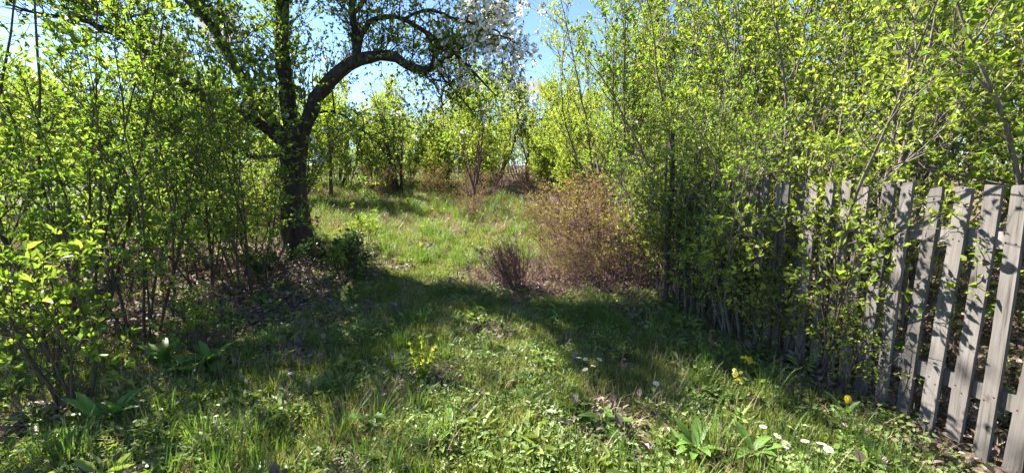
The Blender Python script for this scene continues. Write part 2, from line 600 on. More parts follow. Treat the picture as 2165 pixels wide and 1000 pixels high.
# ------------------------------------------------------------------ plant generator
def make_plant(seed, stems=7, H=3.0, spread=.12, lean=(.05, .35), r0=.022, n1=14, L1=.8, n2=6, L2=.35, lk=16, ll=.045, lw=.022,
               mat='leaf_left', bark='bark_grey', t_first=.22, up=.03, wander=.07, a1=(.5, 1.1), a2=(.5, 1.1), droop=0.0, lt=.1,
               single=False, fork=.3, hmin=.7):
    r = np.random.default_rng(seed)
    out = {'stems': [], 'bark': bark}
    ang = r.uniform(0, 6.283, stems)
    rad = np.sqrt(r.uniform(0, 1, stems)) * spread
    P0 = np.stack([np.cos(ang) * rad, np.sin(ang) * rad, np.full(stems, -.06)], -1)
    la = r.uniform(lean[0], lean[1], stems)
    D0 = np.stack([np.cos(ang) * np.sin(la), np.sin(ang) * np.sin(la), np.cos(la)], -1)
    hs = H * r.uniform(hmin, 1.0, stems)
    if single:
        P0[0] = (0, 0, -.06)
        P0[1:] = P0[:1] + 0
        # a single bole that forks into limbs
        tr = grow(r, np.array([[0, 0, -.06]]), np.array([[.02, .03, 1.]]), np.array([H * fork]), 8, .05, .03)
        g = Geo()
        rr = taper([r0 * 1.35], [r0 * .95], 9)
        rr[:, 0] *= 1.35
        tubes(g, tr, rr, 8)
        out['trunk'] = g.mesh('trunk', M[bark])
        P0 = np.repeat(tr[0, -1][None], stems, 0)
        k = stems // 3
        P0[:k] = tr[0, -2]
        hs = hs * (1 - fork)
        r0 = r0 * .62
    S = grow(r, P0, D0, hs, 14, wander, up)
    SR = taper(np.full(stems, r0) * r.uniform(.65, 1.1, stems), np.full(stems, .0035), 15, .85)
    p1, d1, t1, par1 = spawn(r, S, n1, t_first, .98, a1[0], a1[1], .15)
    l1 = L1 * (1.15 - .75 * t1) * r.uniform(.55, 1.2, len(t1))
    B1 = grow(r, p1, d1, l1, 6, .11, up * 1.2 - droop)
    B1R = taper(np.clip(r0 * .32 * (1.1 - .7 * t1), .003, None), np.full(len(t1), .0018), 7)
    p2, d2, t2, par2 = spawn(r, B1, n2, .2, .97, a2[0], a2[1], .12)
    l2 = L2 * r.uniform(.4, 1.2, len(t2)) * (1.1 - .5 * t2)
    B2 = grow(r, p2, d2, l2, 4, .13, up - droop)
    B2R = taper(np.full(len(t2), .0028), np.full(len(t2), .0012), 5)
    own2 = par1[par2]
    for s in range(stems):
        g = Geo()
        tubes(g, S[s:s + 1], SR[s:s + 1], 7)
        k1 = par1 == s
        if k1.any():
            tubes(g, B1[k1], B1R[k1], 4)
        k2 = own2 == s
        if k2.any():
            tubes(g, B2[k2], B2R[k2], 3)
        out['stems'].append(g.mesh('limb' if single else 'stem', M[bark]))
    if lk:
        pa, da = twig_leaves(r, B2, lk, lt)
        pb, db = twig_leaves(r, B1, max(2, lk // 2), .3)
        pc, dc = twig_leaves(r, S[:, 7:], max(3, lk // 2), .2)
        pos, d = np.concatenate([pa, pb, pc]), np.concatenate([da, db, dc])
        d[:, 2] -= droop * 2
        sz = np.clip(r.lognormal(-.15, .32, len(pos)), .35, 1.6)
        pos = pos + nrm(d) * .008
        V, F = leaf_geo(r, pos, d, ll * sz, lw * sz * r.uniform(.8, 1.2, len(pos)))
        out['foliage'] = mk('foliage', V, F, M[mat], False)
    out['B1'], out['B2'] = B1, B2
    return out


USED = {}


def place(pl, name, label, cat, x, y, rotz=0.0, scale=1.0, group=None, z=None, tilt=(0, 0)):
    zz = float(height(x, y)) if z is None else z
    root = thing(name, label, cat, (x, y, zz), rotz, scale, group, tilt)
    tree = 'trunk' in pl
    if tree:
        obj('trunk', pl['trunk'], root)
    for s in pl['stems']:
        obj('limb' if tree else 'stem', s, root)
    if 'foliage' in pl:
        f = obj('crown' if tree else 'foliage', pl['foliage'], root)
        f['kind'] = 'stuff'
    if 'blossom' in pl:
        f = obj('blossom', pl['blossom'], root)
        f['kind'] = 'stuff'
    return root


def blossoms(r, centres, per, spreadr, size):
    """clusters of five-petalled flowers"""
    c = np.repeat(centres, per, 0)
    nn = nrm(r.normal(0, 1, c.shape) + np.array([0, 0, .3]))
    c = c + nn * spreadr * r.uniform(.5, 1, (len(c), 1))
    ref = nrm(r.normal(0, 1, c.shape))
    u = nrm(np.cross(nn, ref))
    v = np.cross(nn, u)
    Vs, Fs = [], []
    for k in range(5):
        a = k * 1.2566
        d = u * math.cos(a) + v * math.sin(a)
        s = -u * math.sin(a) + v * math.cos(a)
        z = size * r.uniform(.8, 1.15, (len(c), 1))
        q = np.stack([c, c + d * z * .55 + s * z * .36 + nn * z * .15, c + d * z + nn * z * .22, c + d * z * .55 - s * z * .36 + nn * z * .15], 1)
        Vs.append(q)
    V = np.concatenate(Vs, 0)
    F = np.arange(len(V) * 4).reshape(-1, 4)
    return V.reshape(-1, 3), F


# ------------------------------------------------------------------ the old pear tree
def spline(pts, n):
    """Catmull-Rom through rows of (x,y,z,r)"""
    p = np.asarray(pts, float)
    p = np.vstack([2 * p[0] - p[1], p, 2 * p[-1] - p[-2]])
    o = []
    k = len(p) - 3
    for t in np.linspace(0, k - 1e-6, n):
        i = int(t)
        f = t - i
        a, b, c, d = p[i:i + 4]
        o.append(.5 * (2 * b + (c - a) * f + (2 * a - 5 * b + 4 * c - d) * f * f + (3 * b - a - 3 * c + d) * f ** 3))
    return np.array(o)


def pear():
    r = np.random.default_rng(21)
    Y0 = 6.35
    base = at(626, 545, Y0)
    gz = float(height(base[0], Y0))
    root = thing('pear_tree', 'old leaning pear tree with dark gnarled trunk, arching limb and white blossom', 'tree', (base[0], Y0, gz))
    off = np.array([base[0], Y0, gz])

    def limb(rows):
        return [tuple(at(a, b, Y) - off) + (rad,) for a, b, Y, rad in rows]

    trunk = limb([(628, 560, Y0, .33), (626, 520, Y0, .265), (622, 470, Y0, .235), (619, 410, Y0, .215), (621, 340, Y0, .205), (628, 285, Y0, .20), (632, 262, Y0, .12)])
    trunk[0] = (trunk[0][0], trunk[0][1], -.15, .36)
    limbs = {
        'arch': [(626, 318, 6.35, .15), (650, 258, 6.3, .155), (672, 205, 6.25, .145), (705, 165, 6.2, .14), (745, 132, 6.15, .13), (790, 119, 6.1, .115), (830, 120, 6.0, .105),
                 (862, 138, 5.95, .095), (888, 148, 5.9, .085), (920, 139, 5.85, .07), (948, 120, 5.8, .055), (985, 92, 5.7, .035), (1015, 72, 5.6, .02)],
        'riser': [(750, 135, 6.15, .09), (753, 92, 6.15, .085), (746, 42, 6.2, .075), (742, -30, 6.25, .065), (732, -140, 6.3, .045), (735, -260, 6.3, .02)],
        'loop': [(755, 112, 6.15, .06), (766, 72, 6.1, .055), (786, 46, 6.05, .052), (818, 36, 6.0, .05), (852, 42, 5.95, .048), (885, 60, 5.9, .046), (930, 92, 5.85, .043),
                 (958, 112, 5.8, .036), (1000, 150, 5.7, .026), (1050, 205, 5.6, .012)],
        'strut': [(898, 66, 5.9, .035), (911, 92, 5.88, .036), (917, 120, 5.86, .036), (915, 142, 5.85, .03)],
        'leader': [(620, 310, 6.38, .18), (610, 225, 6.45, .165), (600, 150, 6.5, .15), (595, 80, 6.55, .14), (598, 15, 6.6, .125), (606, -70, 6.7, .1), (600, -200, 6.8, .07), (590, -330, 6.9, .03)],
        'left_limb': [(612, 318, 6.35, .13), (560, 268, 6.2, .125), (500, 238, 6.0, .115), (450, 214, 5.85, .108), (400, 184, 5.7, .10), (365, 160, 5.6, .095), (330, 130, 5.5, .088),
                      (298, 104, 5.4, .08), (258, 76, 5.3, .068), (215, 60, 5.2, .055), (170, 40, 5.1, .045), (100, 34, 4.9, .03), (20, 10, 4.7, .012)],
        'left_leader': [(612, 305, 6.4, .12), (560, 235, 6.5, .115), (515, 170, 6.6, .11), (482, 112, 6.7, .10), (452, 62, 6.8, .092), (420, 24, 6.9, .085), (380, -15, 7.0, .07), (320, -90, 7.1, .045), (280, -160, 7.2, .02)],
        'fork': [(258, 76, 5.3, .05), (246, 40, 5.25, .045), (238, 0, 5.2, .04), (230, -60, 5.15, .02)],
        'outer': [(852, 42, 5.95, .035), (905, 22, 5.8, .032), (960, 40, 5.65, .028), (1030, 56, 5.5, .022), (1060, 74, 5.4, .015), (1095, 92, 5.35, .007)],
        'top_outer': [(746, 30, 6.2, .05), (800, -30, 6.0, .045), (880, -60, 5.8, .04), (960, -50, 5.6, .03), (1020, -25, 5.4, .02), (1075, 5, 5.3, .01)],
        'far_outer': [(948, 118, 5.8, .03), (1000, 92, 5.7, .024), (1050, 96, 5.55, .018), (1085, 120, 5.45, .012), (1110, 158, 5.4, .006)],
        'crown_mid': [(598, 15, 6.6, .09), (545, -110, 6.35, .075), (475, -220, 6.2, .055), (395, -320, 6.2, .02)],
        'crown_top': [(606, -70, 6.7, .09), (570, -220, 6.8, .07), (510, -360, 6.8, .05), (450, -460, 6.8, .02)],
        'crown_out': [(742, -30, 6.25, .07), (700, -150, 6.5, .06), (660, -290, 6.6, .045), (640, -420, 6.5, .02)],
        'crown_left': [(604, -70, 6.7, .10), (520, -180, 6.4, .075), (420, -260, 6.0, .05), (310, -300, 5.6, .02)],
        'crown_side': [(420, 24, 6.9, .08), (330, -120, 6.6, .065), (230, -200, 6.2, .05), (110, -230, 5.8, .02)],
        'crown_front': [(742, -30, 6.25, .07), (690, -160, 6.0, .055), (620, -280, 5.6, .04), (540, -350, 5.2, .015)],
        'drooping': [(922, 145, 5.85, .028), (945, 175, 5.8, .024), (972, 205, 5.75, .018), (1005, 245, 5.7, .008)],
        'mid_droop': [(888, 150, 5.9, .022), (905, 165, 5.85, .018), (930, 200, 5.8, .014), (938, 250, 5.75, .006)],
        'low_spray': [(660, 240, 6.25, .03), (712, 238, 6.0, .024), (748, 262, 5.9, .018), (785, 292, 5.8, .010), (810, 305, 5.75, .005)],
        'low_left': [(600, 330, 6.3, .05), (520, 330, 6.0, .04), (440, 300, 5.7, .032), (370, 300, 5.5, .022), (300, 280, 5.3, .01)],
    }
    tg = Geo()
    tp = spline(trunk, 30)
    tp[:, 3] *= .88
    tubes(tg, tp[None, :, :3], tp[None, :, 3], 14)
    tm = tg.mesh('trunk', M['bark_pear'])
    v = np.empty(len(tm.vertices) * 3, np.float32)
    tm.vertices.foreach_get('co', v)
    v = v.reshape(-1, 3)
    cx = np.interp(v[:, 2], tp[:, 2], tp[:, 0])
    cy = np.interp(v[:, 2], tp[:, 2], tp[:, 1])
    an = np.arctan2(v[:, 1] - cy, v[:, 0] - cx)
    k = 1 + .10 * np.sin(an * 3 + v[:, 2] * 1.6) + .06 * np.sin(an * 7 - v[:, 2] * 3) + .10 * np.exp(-np.clip(v[:, 2], 0, 9) * 3) * np.sin(an * 4)
    v[:, 0] = cx + (v[:, 0] - cx) * k
    v[:, 1] = cy + (v[:, 1] - cy) * k
    tm.vertices.foreach_set('co', v.ravel())
    tm.update()
    obj('trunk', tm, root)
    LP, LD, BC = [], [], []
    for nm, rows in limbs.items():
        q = spline(limb(rows), 26)
        q[:, 3] *= .68
        P, rad = q[None, :, :3], q[:, 3]
        length = np.linalg.norm(np.diff(q[:, :3], axis=0), axis=1).sum()
        wob = r.normal(0, .006, P.shape)
        P = P + wob
        g = Geo()
        tubes(g, P, rad[None] * r.uniform(.9, 1.12, (1, 26)), 9)
        shoots = nm.startswith('crown') or nm in ('arch', 'left_limb', 'left_leader', 'leader', 'top_outer')
        k1 = int(length * (6 if nm == 'strut' else 25 if nm in ('arch', 'leader', 'riser', 'left_limb', 'left_leader') else 10 if nm in ('outer', 'far_outer', 'top_outer', 'loop') else 17)) + 4
        p1, d1, t1, _ = spawn(r, P, k1, .06 if shoots else .1, 1.0, .6, 1.3, .55 if shoots else .1)
        sel = r.uniform(0, 1, k1) < .45
        d1[sel, 2] = np.abs(d1[sel, 2]) + (.9 if shoots else .2)
        l1 = r.uniform(.35, 1.15, k1) * (1.2 - .4 * t1) * (.36 if nm in ('outer', 'far_outer', 'top_outer') else .5 if nm in ('drooping', 'strut') else .75 if nm in ('arch', 'loop') else 1.0)
        out_end = nm in ('outer', 'far_outer', 'drooping', 'loop', 'top_outer', 'mid_droop', 'low_spray')
        B1 = grow(r, p1, d1, l1, 7, .12, -.045 if out_end else .02)
        tubes(g, B1, taper(r.uniform(.004, .010, k1) * (1.2 - .5 * t1), np.full(k1, .002), 8), 4)
        p2, d2, t2, _ = spawn(r, B1, 7, .15, .98, .5, 1.15, .1)
        B2 = grow(r, p2, d2, r.uniform(.12, .45, len(p2)), 4, .16, -.03 if out_end else .02)
        tubes(g, B2, taper(np.full(len(p2), .0032), np.full(len(p2), .0013), 5), 3)
        lo = obj('limb', g.mesh('limb', M['bark_pear']), root)
        if nm == 'arch':
            lo['label'] = 'thick limb arching to the right over the clearing'
        kk = 20 if nm.startswith('crown') else 18 if nm in ('leader', 'left_leader', 'left_limb', 'fork', 'low_left') else 3 if nm in ('outer', 'top_outer', 'drooping', 'far_outer') else 9
        a, d = twig_leaves(r, B2, kk, .3)
        LP.append(a)
        LD.append(d)
        a, d = twig_leaves(r, B1, 6, .35)
        LP.append(a)
        LD.append(d)
        # blossom where the photograph shows it: the outer right sprays and a few hanging low
        tips = np.concatenate([B2[:, -1], B2[:, 2], B1[:, -1]]) + off
        rel = tips - np.array([0, 0, EYE])
        fx = math.cos(PITCH) * rel[:, 1] - math.sin(PITCH) * rel[:, 2]
        ppx = W0 / 2 + FPX * rel[:, 0] / fx
        ppy = H0 / 2 - FPX * (math.sin(PITCH) * rel[:, 1] + math.cos(PITCH) * rel[:, 2]) / fx
        prob = np.clip((ppx - 915) / 120, 0, 1) ** 1.3 * .42 * np.where(ppy < 190, 1, .1)
        if nm == 'low_spray':
            prob = np.full(len(ppx), .03)
        prob = np.where((ppx > 540) & (ppx < 720) & (ppy > 230) & (ppy < 420), .05, prob)
        take = (r.uniform(0, 1, len(ppx)) < prob) & (ppx < 1185)
        BC.append(tips[take] - off)
    pos, d = np.concatenate(LP), np.concatenate(LD)
    sz = r.uniform(.6, 1.2, len(pos))
    V, F = leaf_geo(r, pos, d, .042 * sz, .024 * sz)
    o = obj('crown', mk('crown', V, F, M['leaf_pear'], False), root)
    o['kind'] = 'stuff'
    bc = np.concatenate(BC)
    V, F = blossoms(r, bc, 12, .042, .021)
    o = obj('blossom', mk('blossom', V, F, M['petal_white'], False), root)
    o['kind'] = 'stuff'
    o['label'] = 'white blossom on the outer sprays'
    # dark bramble growing round the foot of the trunk
    return off


PEAR = pear()

# ------------------------------------------------------------------ plant kinds
K = {}
for i in range(3):
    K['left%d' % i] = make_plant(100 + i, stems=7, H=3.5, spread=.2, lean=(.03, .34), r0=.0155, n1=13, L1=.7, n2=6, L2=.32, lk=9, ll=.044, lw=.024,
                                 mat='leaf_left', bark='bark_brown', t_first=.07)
for i in range(2):
    K['low%d' % i] = make_plant(130 + i, stems=6, H=1.15, spread=.08, lean=(.1, .6), r0=.011, n1=7, L1=.45, n2=3, L2=.22, lk=6, ll=.052, lw=.03,
                                mat='leaf_left', bark='bark_brown', t_first=.15)
for i in range(3):
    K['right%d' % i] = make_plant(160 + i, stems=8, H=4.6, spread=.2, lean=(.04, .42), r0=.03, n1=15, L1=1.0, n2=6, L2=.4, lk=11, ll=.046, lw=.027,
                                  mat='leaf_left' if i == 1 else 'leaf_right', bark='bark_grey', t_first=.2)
for i in range(2):
    K['willow%d' % i] = make_plant(190 + i, stems=11, H=5.6, spread=.25, lean=(.05, .5), r0=.036, n1=20, L1=1.15, n2=7, L2=.5, lk=13, ll=.052, lw=.018,
                                   mat='leaf_willow', bark='bark_grey', t_first=.14, up=.05, a1=(.35, .8), a2=(.3, .8))
for i in range(2):
    K['bramble%d' % i] = make_plant(220 + i, stems=9, H=1.8, spread=.16, lean=(.02, .32), r0=.008, n1=8, L1=.4, n2=4, L2=.2, lk=5, ll=.04, lw=.025,
                                    mat='leaf_right', bark='bark_brown', t_first=.2, up=.0, wander=.09)
for i in range(3):
    K['young%d' % i] = make_plant(250 + i, stems=8, H=4.4, lean=(.12, .55), r0=.06, n1=13, L1=.95, n2=7, L2=.45, lk=13, ll=.06, lw=.036,
                                  mat='leaf_far', bark='bark_brown', t_first=.12, single=True, fork=.28, up=.04)
for i in range(2):
    K['dry%d' % i] = make_plant(280 + i, stems=13, H=1.5, spread=.4, lean=(.05, .7), r0=.008, n1=11, L1=.5, n2=6, L2=.25, lk=6, ll=.03, lw=.017,
                                mat='leaf_dry', bark='twig_red', t_first=.1, wander=.12)
for i in range(2):
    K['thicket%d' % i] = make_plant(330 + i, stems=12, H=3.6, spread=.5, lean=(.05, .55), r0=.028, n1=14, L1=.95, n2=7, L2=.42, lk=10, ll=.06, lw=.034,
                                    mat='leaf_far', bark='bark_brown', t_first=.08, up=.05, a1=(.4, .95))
for i in range(2):
    K['shoots%d' % i] = make_plant(350 + i, stems=24, H=2.3, spread=.42, lean=(.0, .12), r0=.010, n1=4, L1=.3, n2=3, L2=.2, lk=4, ll=.04, lw=.024,
                                   mat='leaf_right', bark='bark_grey', t_first=.3, up=.02, wander=.035)
K['bare'] = make_plant(290, stems=15, H=1.3, spread=.5, lean=(.05, .75), r0=.008, n1=8, L1=.5, n2=5, L2=.25, lk=1, ll=.022, lw=.012,
                       mat='leaf_dry', bark='twig_purple', t_first=.08, wander=.12)
K['sparse'] = make_plant(300, stems=6, H=3.9, spread=.16, lean=(.02, .24), r0=.055, n1=12, L1=.9, n2=6, L2=.42, lk=4, ll=.05, lw=.028,
                         mat='leaf_far', bark='bark_pear', t_first=.35, up=.03)
K['reddish'] = make_plant(301, stems=5, H=4.0, lean=(.08, .45), r0=.045, n1=14, L1=1.0, n2=7, L2=.45, lk=12, ll=.055, lw=.032,
                          mat='leaf_far', bark='twig_red', t_first=.25, single=True, fork=.16, up=.04)
K['bloom'] = make_plant(302, stems=7, H=4.2, lean=(.2, .7), r0=.06, n1=12, L1=1.0, n2=6, L2=.45, lk=7, ll=.05, lw=.03,
                        mat='leaf_far', bark='bark_brown', t_first=.2, single=True, fork=.25, up=.02)
rb = np.random.default_rng(5)
tips = np.concatenate([K['bloom']['B2'][:, -1], K['bloom']['B2'][:, 2]])
V, F = blossoms(rb, tips[rb.uniform(0, 1, len(tips)) < .5], 5, .05, .015)
K['bloom']['blossom'] = mk('blossom', V, F, M['petal_white'], False)
K['ivy'] = make_plant(303, stems=14, H=.75, spread=.35, lean=(.3, 1.2), r0=.006, n1=8, L1=.35, n2=4, L2=.18, lk=8, ll=.05, lw=.036,
                      mat='leaf_ivy', bark='bark_brown', t_first=.1, up=-.02, wander=.15)
K['tuft'] = make_plant(304, stems=60, H=.85, spread=.10, lean=(.02, .4), r0=.004, n1=5, L1=.25, n2=2, L2=.1, lk=1, ll=.02, lw=.008,
                       mat='leaf_dry', bark='twig_red', t_first=.2, up=.03, wander=.05)

# ------------------------------------------------------------------ left side shrubs
LEFT = [  # kind, x, y, rot, scale, label
    ('left0', -3.35, 3.55, 0.3, .82, 'tall leafy shrub nearest the left foreground, its stems rising from brown litter'),
    ('left1', -4.15, 3.75, 1.7, 1.15, 'bushy green shrub at the left edge with dark leaning stems'),
    ('left2', -3.1, 4.6, 4.0, .95, 'slender many-stemmed shrub just left of the dark pear trunk'),
    ('left0', -3.9, 4.9, 2.6, .86, 'green shrub behind the foremost left shrub, under the long left pear limb'),
    ('left1', -5.3, 4.4, 5.1, 1.3, 'tall shrub cut off by the left edge of the picture'),
    ('left2', -5.0, 5.8, .9, 1.1, 'shrub in the second row at left, seen between dark stems'),
    ('left0', -3.75, 5.6, 3.4, .7, 'thin shrub pressed against the left side of the pear trunk'),
    ('left1', -6.3, 6.6, 2.2, 1.05, 'shrub deep in the left thicket with sky above it'),
    ('left2', -4.4, 7.4, 5.5, .7, 'shrub behind the pear tree on its left, sunlit at the back'),
    ('left0', -7.2, 5.2, 4.5, 1.1, 'farthest left shrub of the thicket, mostly out of the picture'),
]
for k, x, y, rz, s, lab in LEFT:
    place(K[k], 'shrub', lab, 'shrub', x, y, rz, s, 'green shrubs of the left thicket')
LOW = [
    ('low0', -2.72, 2.35, 0.5, .95, 'low leafy sapling in the left foreground with large pale leaves'),
    ('low1', -3.35, 2.75, 2.5, 1.0, 'knee-high seedling shrub at the left edge above the grass'),
    ('low1', -2.55, 3.15, 4.2, .55, 'small leafy seedling between the broad-leaved plants and the litter'),
    ('low0', -2.1, 5.0, 1.2, .6, 'little green seedling right of the slender left shrub'),
    ('low1', -2.5, 6.8, 3.2, .6, 'upright green seedling on the sunlit grass right of the pear trunk'),
    ('low0', -4.6, 3.1, 5.2, 1.1, 'low leafy bush in the far left corner below the tall shrubs'),
]
for k, x, y, rz, s, lab in LOW:
    place(K[k], 'seedling_shrub', lab, 'shrub', x, y, rz, s, 'low seedlings under the left thicket')
place(K['ivy'], 'bramble', 'dark green bramble mound at the right foot of the pear trunk', 'bramble', -2.5, 5.6, 0, .75)
place(K['ivy'], 'bramble', 'dark bramble clump in front of the pear trunk base', 'bramble', -3.25, 5.5, 2, .5)

# ------------------------------------------------------------------ right side
RIGHT = [
    ('right0', 2.62, 3.0, 0.2, .70, 'bushy shrub leaning over the near pickets at the right edge'),
    ('right1', 3.7, 2.35, 2.0, .85, 'shrub in the top right corner with sideways arching twigs'),
    ('right2', 2.75, 4.35, 4.1, .92, 'tall shrub behind the middle of the fence with pale slanting stems'),
    ('right0', 3.75, 3.9, 3.0, 1.0, 'shrub in the second row behind the near pickets'),
    ('right1', 2.45, 5.5, 5.3, .98, 'dense shrub behind the far end of the fence'),
    ('right2', 3.5, 5.6, 1.1, 1.1, 'tall shrub rising behind the dense far-end shrub'),
    ('right0', 4.9, 4.6, 5.8, 1.15, 'tall shrub far behind the fence on the right'),
    ('right1', 2.45, 7.0, .4, 1.08, 'tall bushy shrub past the end of the fence'),
    ('right2', 3.7, 7.6, 3.9, 1.2, 'shrub in the rear row between fence end and willow'),
    ('right0', 5.4, 2.9, 1.6, 1.0, 'shrub at the right edge deep behind the pickets'),
    ('right1', 5.6, 6.6, 2.9, 1.3, 'big shrub at the very back of the right thicket'),
    ('right2', 4.3, 1.7, 2.2, .75, 'shrub behind the nearest picket at the right edge'),
]
RIGHT += [
    ('right1', 2.04, 3.5, .7, .52, 'slender leafy shrub in front of the middle pickets'),
    ('right0', 1.92, 4.45, 4.9, .5, 'leafy shrub in front of the farthest pickets'),
    ('right1', 1.86, 5.0, 3.6, .62, 'leafy shrub just beyond the last picket'),
]
for k, x, y, rz, s, lab in RIGHT:
    place(K[k], 'hedge_shrub', lab, 'shrub', x, y, rz, s, 'yellow-green shrubs behind the fence')
WIL = [
    ('willow0', 2.15, 8.9, 0.4, 1.05, 'bright yellow-green willow right of the clearing, fanning out against the sky'),
    ('willow1', 3.3, 9.8, 2.4, 1.12, 'tall willow behind the bright fanning one'),
    ('willow0', 2.2, 12.6, 4.4, .85, 'smaller willow at the far right side of the clearing'),
]
for k, x, y, rz, s, lab in WIL:
    place(K[k], 'willow', lab, 'willow', x, y, rz, s, 'willows on the right of the clearing')
BR = [
    (2.14, 2.5, .45, 'sparse bramble shoot in front of the near grey pickets'), (2.13, 3.0, .5, 'arching bramble in front of the fence, second from the near end'),
    (2.05, 3.35, .62, 'leafy bramble at the middle of the fence above the yellow flowers'), (2.0, 3.75, .6, 'leafy bramble half hiding the middle pickets'),
    (1.90, 4.1, .75, 'bramble bush left of the middle of the fence'), (1.80, 4.5, .8, 'bramble bush at the far end of the fence by the dark post'),
    (2.05, 4.2, .9, 'tall bramble shoots growing up between the far pickets'), (2.22, 3.5, .9, 'tall bramble shoots growing between the middle pickets'),
    (2.32, 2.75, .9, 'bramble growing through the gaps of the near pickets')]
for i, (x, y, s, lab) in enumerate(BR):
    place(K['bramble%d' % (i % 2)], 'bramble', lab, 'bramble', x, y, i * 1.3, s, 'brambles along the fence')

SH = [(2.0, 4.75, 'cluster of thin bare upright shoots at the far end of the fence'), (2.12, 4.15, 'cluster of thin upright shoots left of the fence middle'),
      (2.2, 3.55, 'cluster of thin upright shoots at the middle of the fence'), (1.75, 5.5, 'cluster of thin upright shoots beyond the fence beside the dark stem')]
for i, (x, y, lab) in enumerate(SH):
    place(K['shoots%d' % (i % 2)], 'upright_shoots', lab, 'shrub', x, y, i * 2.1, .85, 'upright shoots along the fence')

# ------------------------------------------------------------------ clearing and background
DRY = [
    ('dry0', 1.2, 5.75, .3, .7, 'reddish brown twiggy bush left of the dark fence post'), ('dry1', 1.62, 6.3, 2.2, .9, 'reddish brown twiggy bush against the green hedge'),
    ('dry0', 1.15, 7.2, 4.0, .95, 'brown twig bush in the middle row of the clearing edge'), ('dry1', 1.75, 8.0, 1.0, .95, 'brown twig bush under the bright willow'),
    ('dry0', .75, 6.3, 2.9, .6, 'low reddish twig bush behind the bare earth'), ('dry1', 1.5, 5.15, 4.4, .75, 'reddish twig bush closest to the dark fence-end stem'), ('dry0', -1.0, 9.6, 2.9, .5, 'low reddish twigs in front of the forked sapling'), ('dry1', .6, 8.6, .2, .5, 'low reddish twigs in the middle of the clearing'),
    ('bare', .35, 5.55, 1.0, .42, 'low bare purplish twigs right of the dark broom tuft'), ('bare', 1.05, 5.15, 2.0, .45, 'low bare purplish twigs at the edge of the green grass'), ('bare', 1.45, 5.7, 3.0, .85, 'bare purplish bush against the hedge beside the dark stem'),
    ('bare', .9, 5.9, 4.0, .5, 'bare purplish twigs in the middle of the brown band'), ('bare', -.35, 5.6, 5.0, .35, 'low bare purplish twigs left of the dark broom tuft'), ('bare', -1.0, 11.3, .6, 1.0, 'bare purplish bush round the forked reddish sapling'),
    ('bare', .25, 15.6, 1.6, .8, 'bare purplish brush at the end of the corridor'), ('bare', 1.7, 7.0, 2.6, 1.0, 'bare purplish bush beneath the hedge, behind the brown twig bushes'),
    ('dry0', 1.3, 6.75, 1.3, .75, 'yellowish twig bush in the second row beside the hedge'),
    ('dry1', .75, 5.3, 5.0, .45, 'small brown twig tuft on the bare earth'), ('dry0', .45, 15.2, 1.5, .8, 'dark reddish brush at the far end of the clearing'),
    ('dry1', -1.3, 12.6, 2.5, .8, 'purplish brown twig bush behind the forked reddish sapling'), ('dry0', -2.6, 13.6, 3.5, .8, 'brown twigs right of the dark many-stemmed sapling'),
    ('dry1', -4.2, 13.2, 5.5, .85, 'tawny twig bush at the left back of the clearing'), ('dry0', 1.4, 14.2, .9, .8, 'brown brush below the small far willow'),
    ('dry1', -.6, 16.6, 3.9, .7, 'brown brush behind the far grass at the centre'), ('dry0', -5.3, 8.6, 2.0, .7, 'brown twig bush in the shade behind the left shrubs')]
for k, x, y, rz, s, lab in DRY:
    place(K[k], 'twig_bush', lab, 'bush', x, y, rz, s, 'brown twiggy bushes round the clearing')
place(K['tuft'], 'broom_tuft', 'dark brown broom-like tuft standing on the bare earth at the centre', 'tuft', .05, 5.1, 0, .9, tilt=(.1, -.25))
place(K['reddish'], 'young_tree', 'young tree with forked reddish stem in the middle of the clearing', 'tree', -1.05, 10.9, .4, 1.0)
place(K['sparse'], 'young_tree', 'sparse sapling with several dark bare stems left of the clearing centre', 'tree', -3.75, 13.4, 1.0, 1.05)
place(K['bloom'], 'blossom_tree', 'small white-blossoming tree behind the dark bare stems', 'tree', -3.0, 17.5, .4, 1.1)
place(K['bloom'], 'blossom_tree', 'low white-blossoming tree in front of the blue gap beside the willow', 'tree', .75, 19.5, 3.0, 1.15)
BGT = [
    ('young0', -5.6, 12.5, .3, .82, 'yellow-green young tree right behind the pear trunk'), ('young1', -7.6, 11.5, 1.9, .75, 'young tree behind the left thicket, half hidden'),
    ('young2', -4.9, 17.0, 3.1, 1.0, 'young tree left of the dark bare stems at the back'), ('young0', -1.9, 18.0, 4.0, 1.25, 'young tree behind the white-blossoming one'),
    ('young1', -.7, 20.5, 5.0, 1.35, 'pale green tree at the far centre of the clearing'), ('young2', 1.2, 20.0, .7, .85, 'small bright tree closing the far end of the clearing'),
    ('young0', 2.6, 18.0, 2.0, 1.15, 'pale tree behind the small far willow'), ('young1', 4.6, 15.0, 3.4, 1.35, 'tall tree behind the willows'),
    ('young2', 7.0, 11.0, 4.4, 1.4, 'tall tree behind the right thicket'), ('young0', 8.2, 6.5, 5.7, 1.4, 'tall tree at the right edge behind the thicket'),
    ('young2', -9.6, 13.0, 2.6, .95, 'young tree far back on the left'), ('young1', -11.5, 9.5, .1, .8, 'young tree at the left edge behind the shrubs'),
    ('young0', -9.6, 8.6, 1.2, .7, 'young tree just behind the left thicket'), ('young2', -7.0, 16.5, 5.2, .95, 'young tree in the back row left of the pear trunk'),
    ('young1', 10.5, 9.5, .9, 1.5, 'tall tree in the far right back row'), ('young2', 7.2, 3.6, 2.8, 1.2, 'tree at the right edge behind the grey pickets'),
    ('young0', -12.5, 15.0, 3.8, 1.1, 'young tree in the far left back row'), ('young1', 3.6, 23.0, 1.4, 1.2, 'pale tree seen far behind the willow tips')]
for k, x, y, rz, s, lab in BGT:
    place(K[k], 'young_tree', lab, 'tree', x, y, rz, s, 'young trees round the clearing')
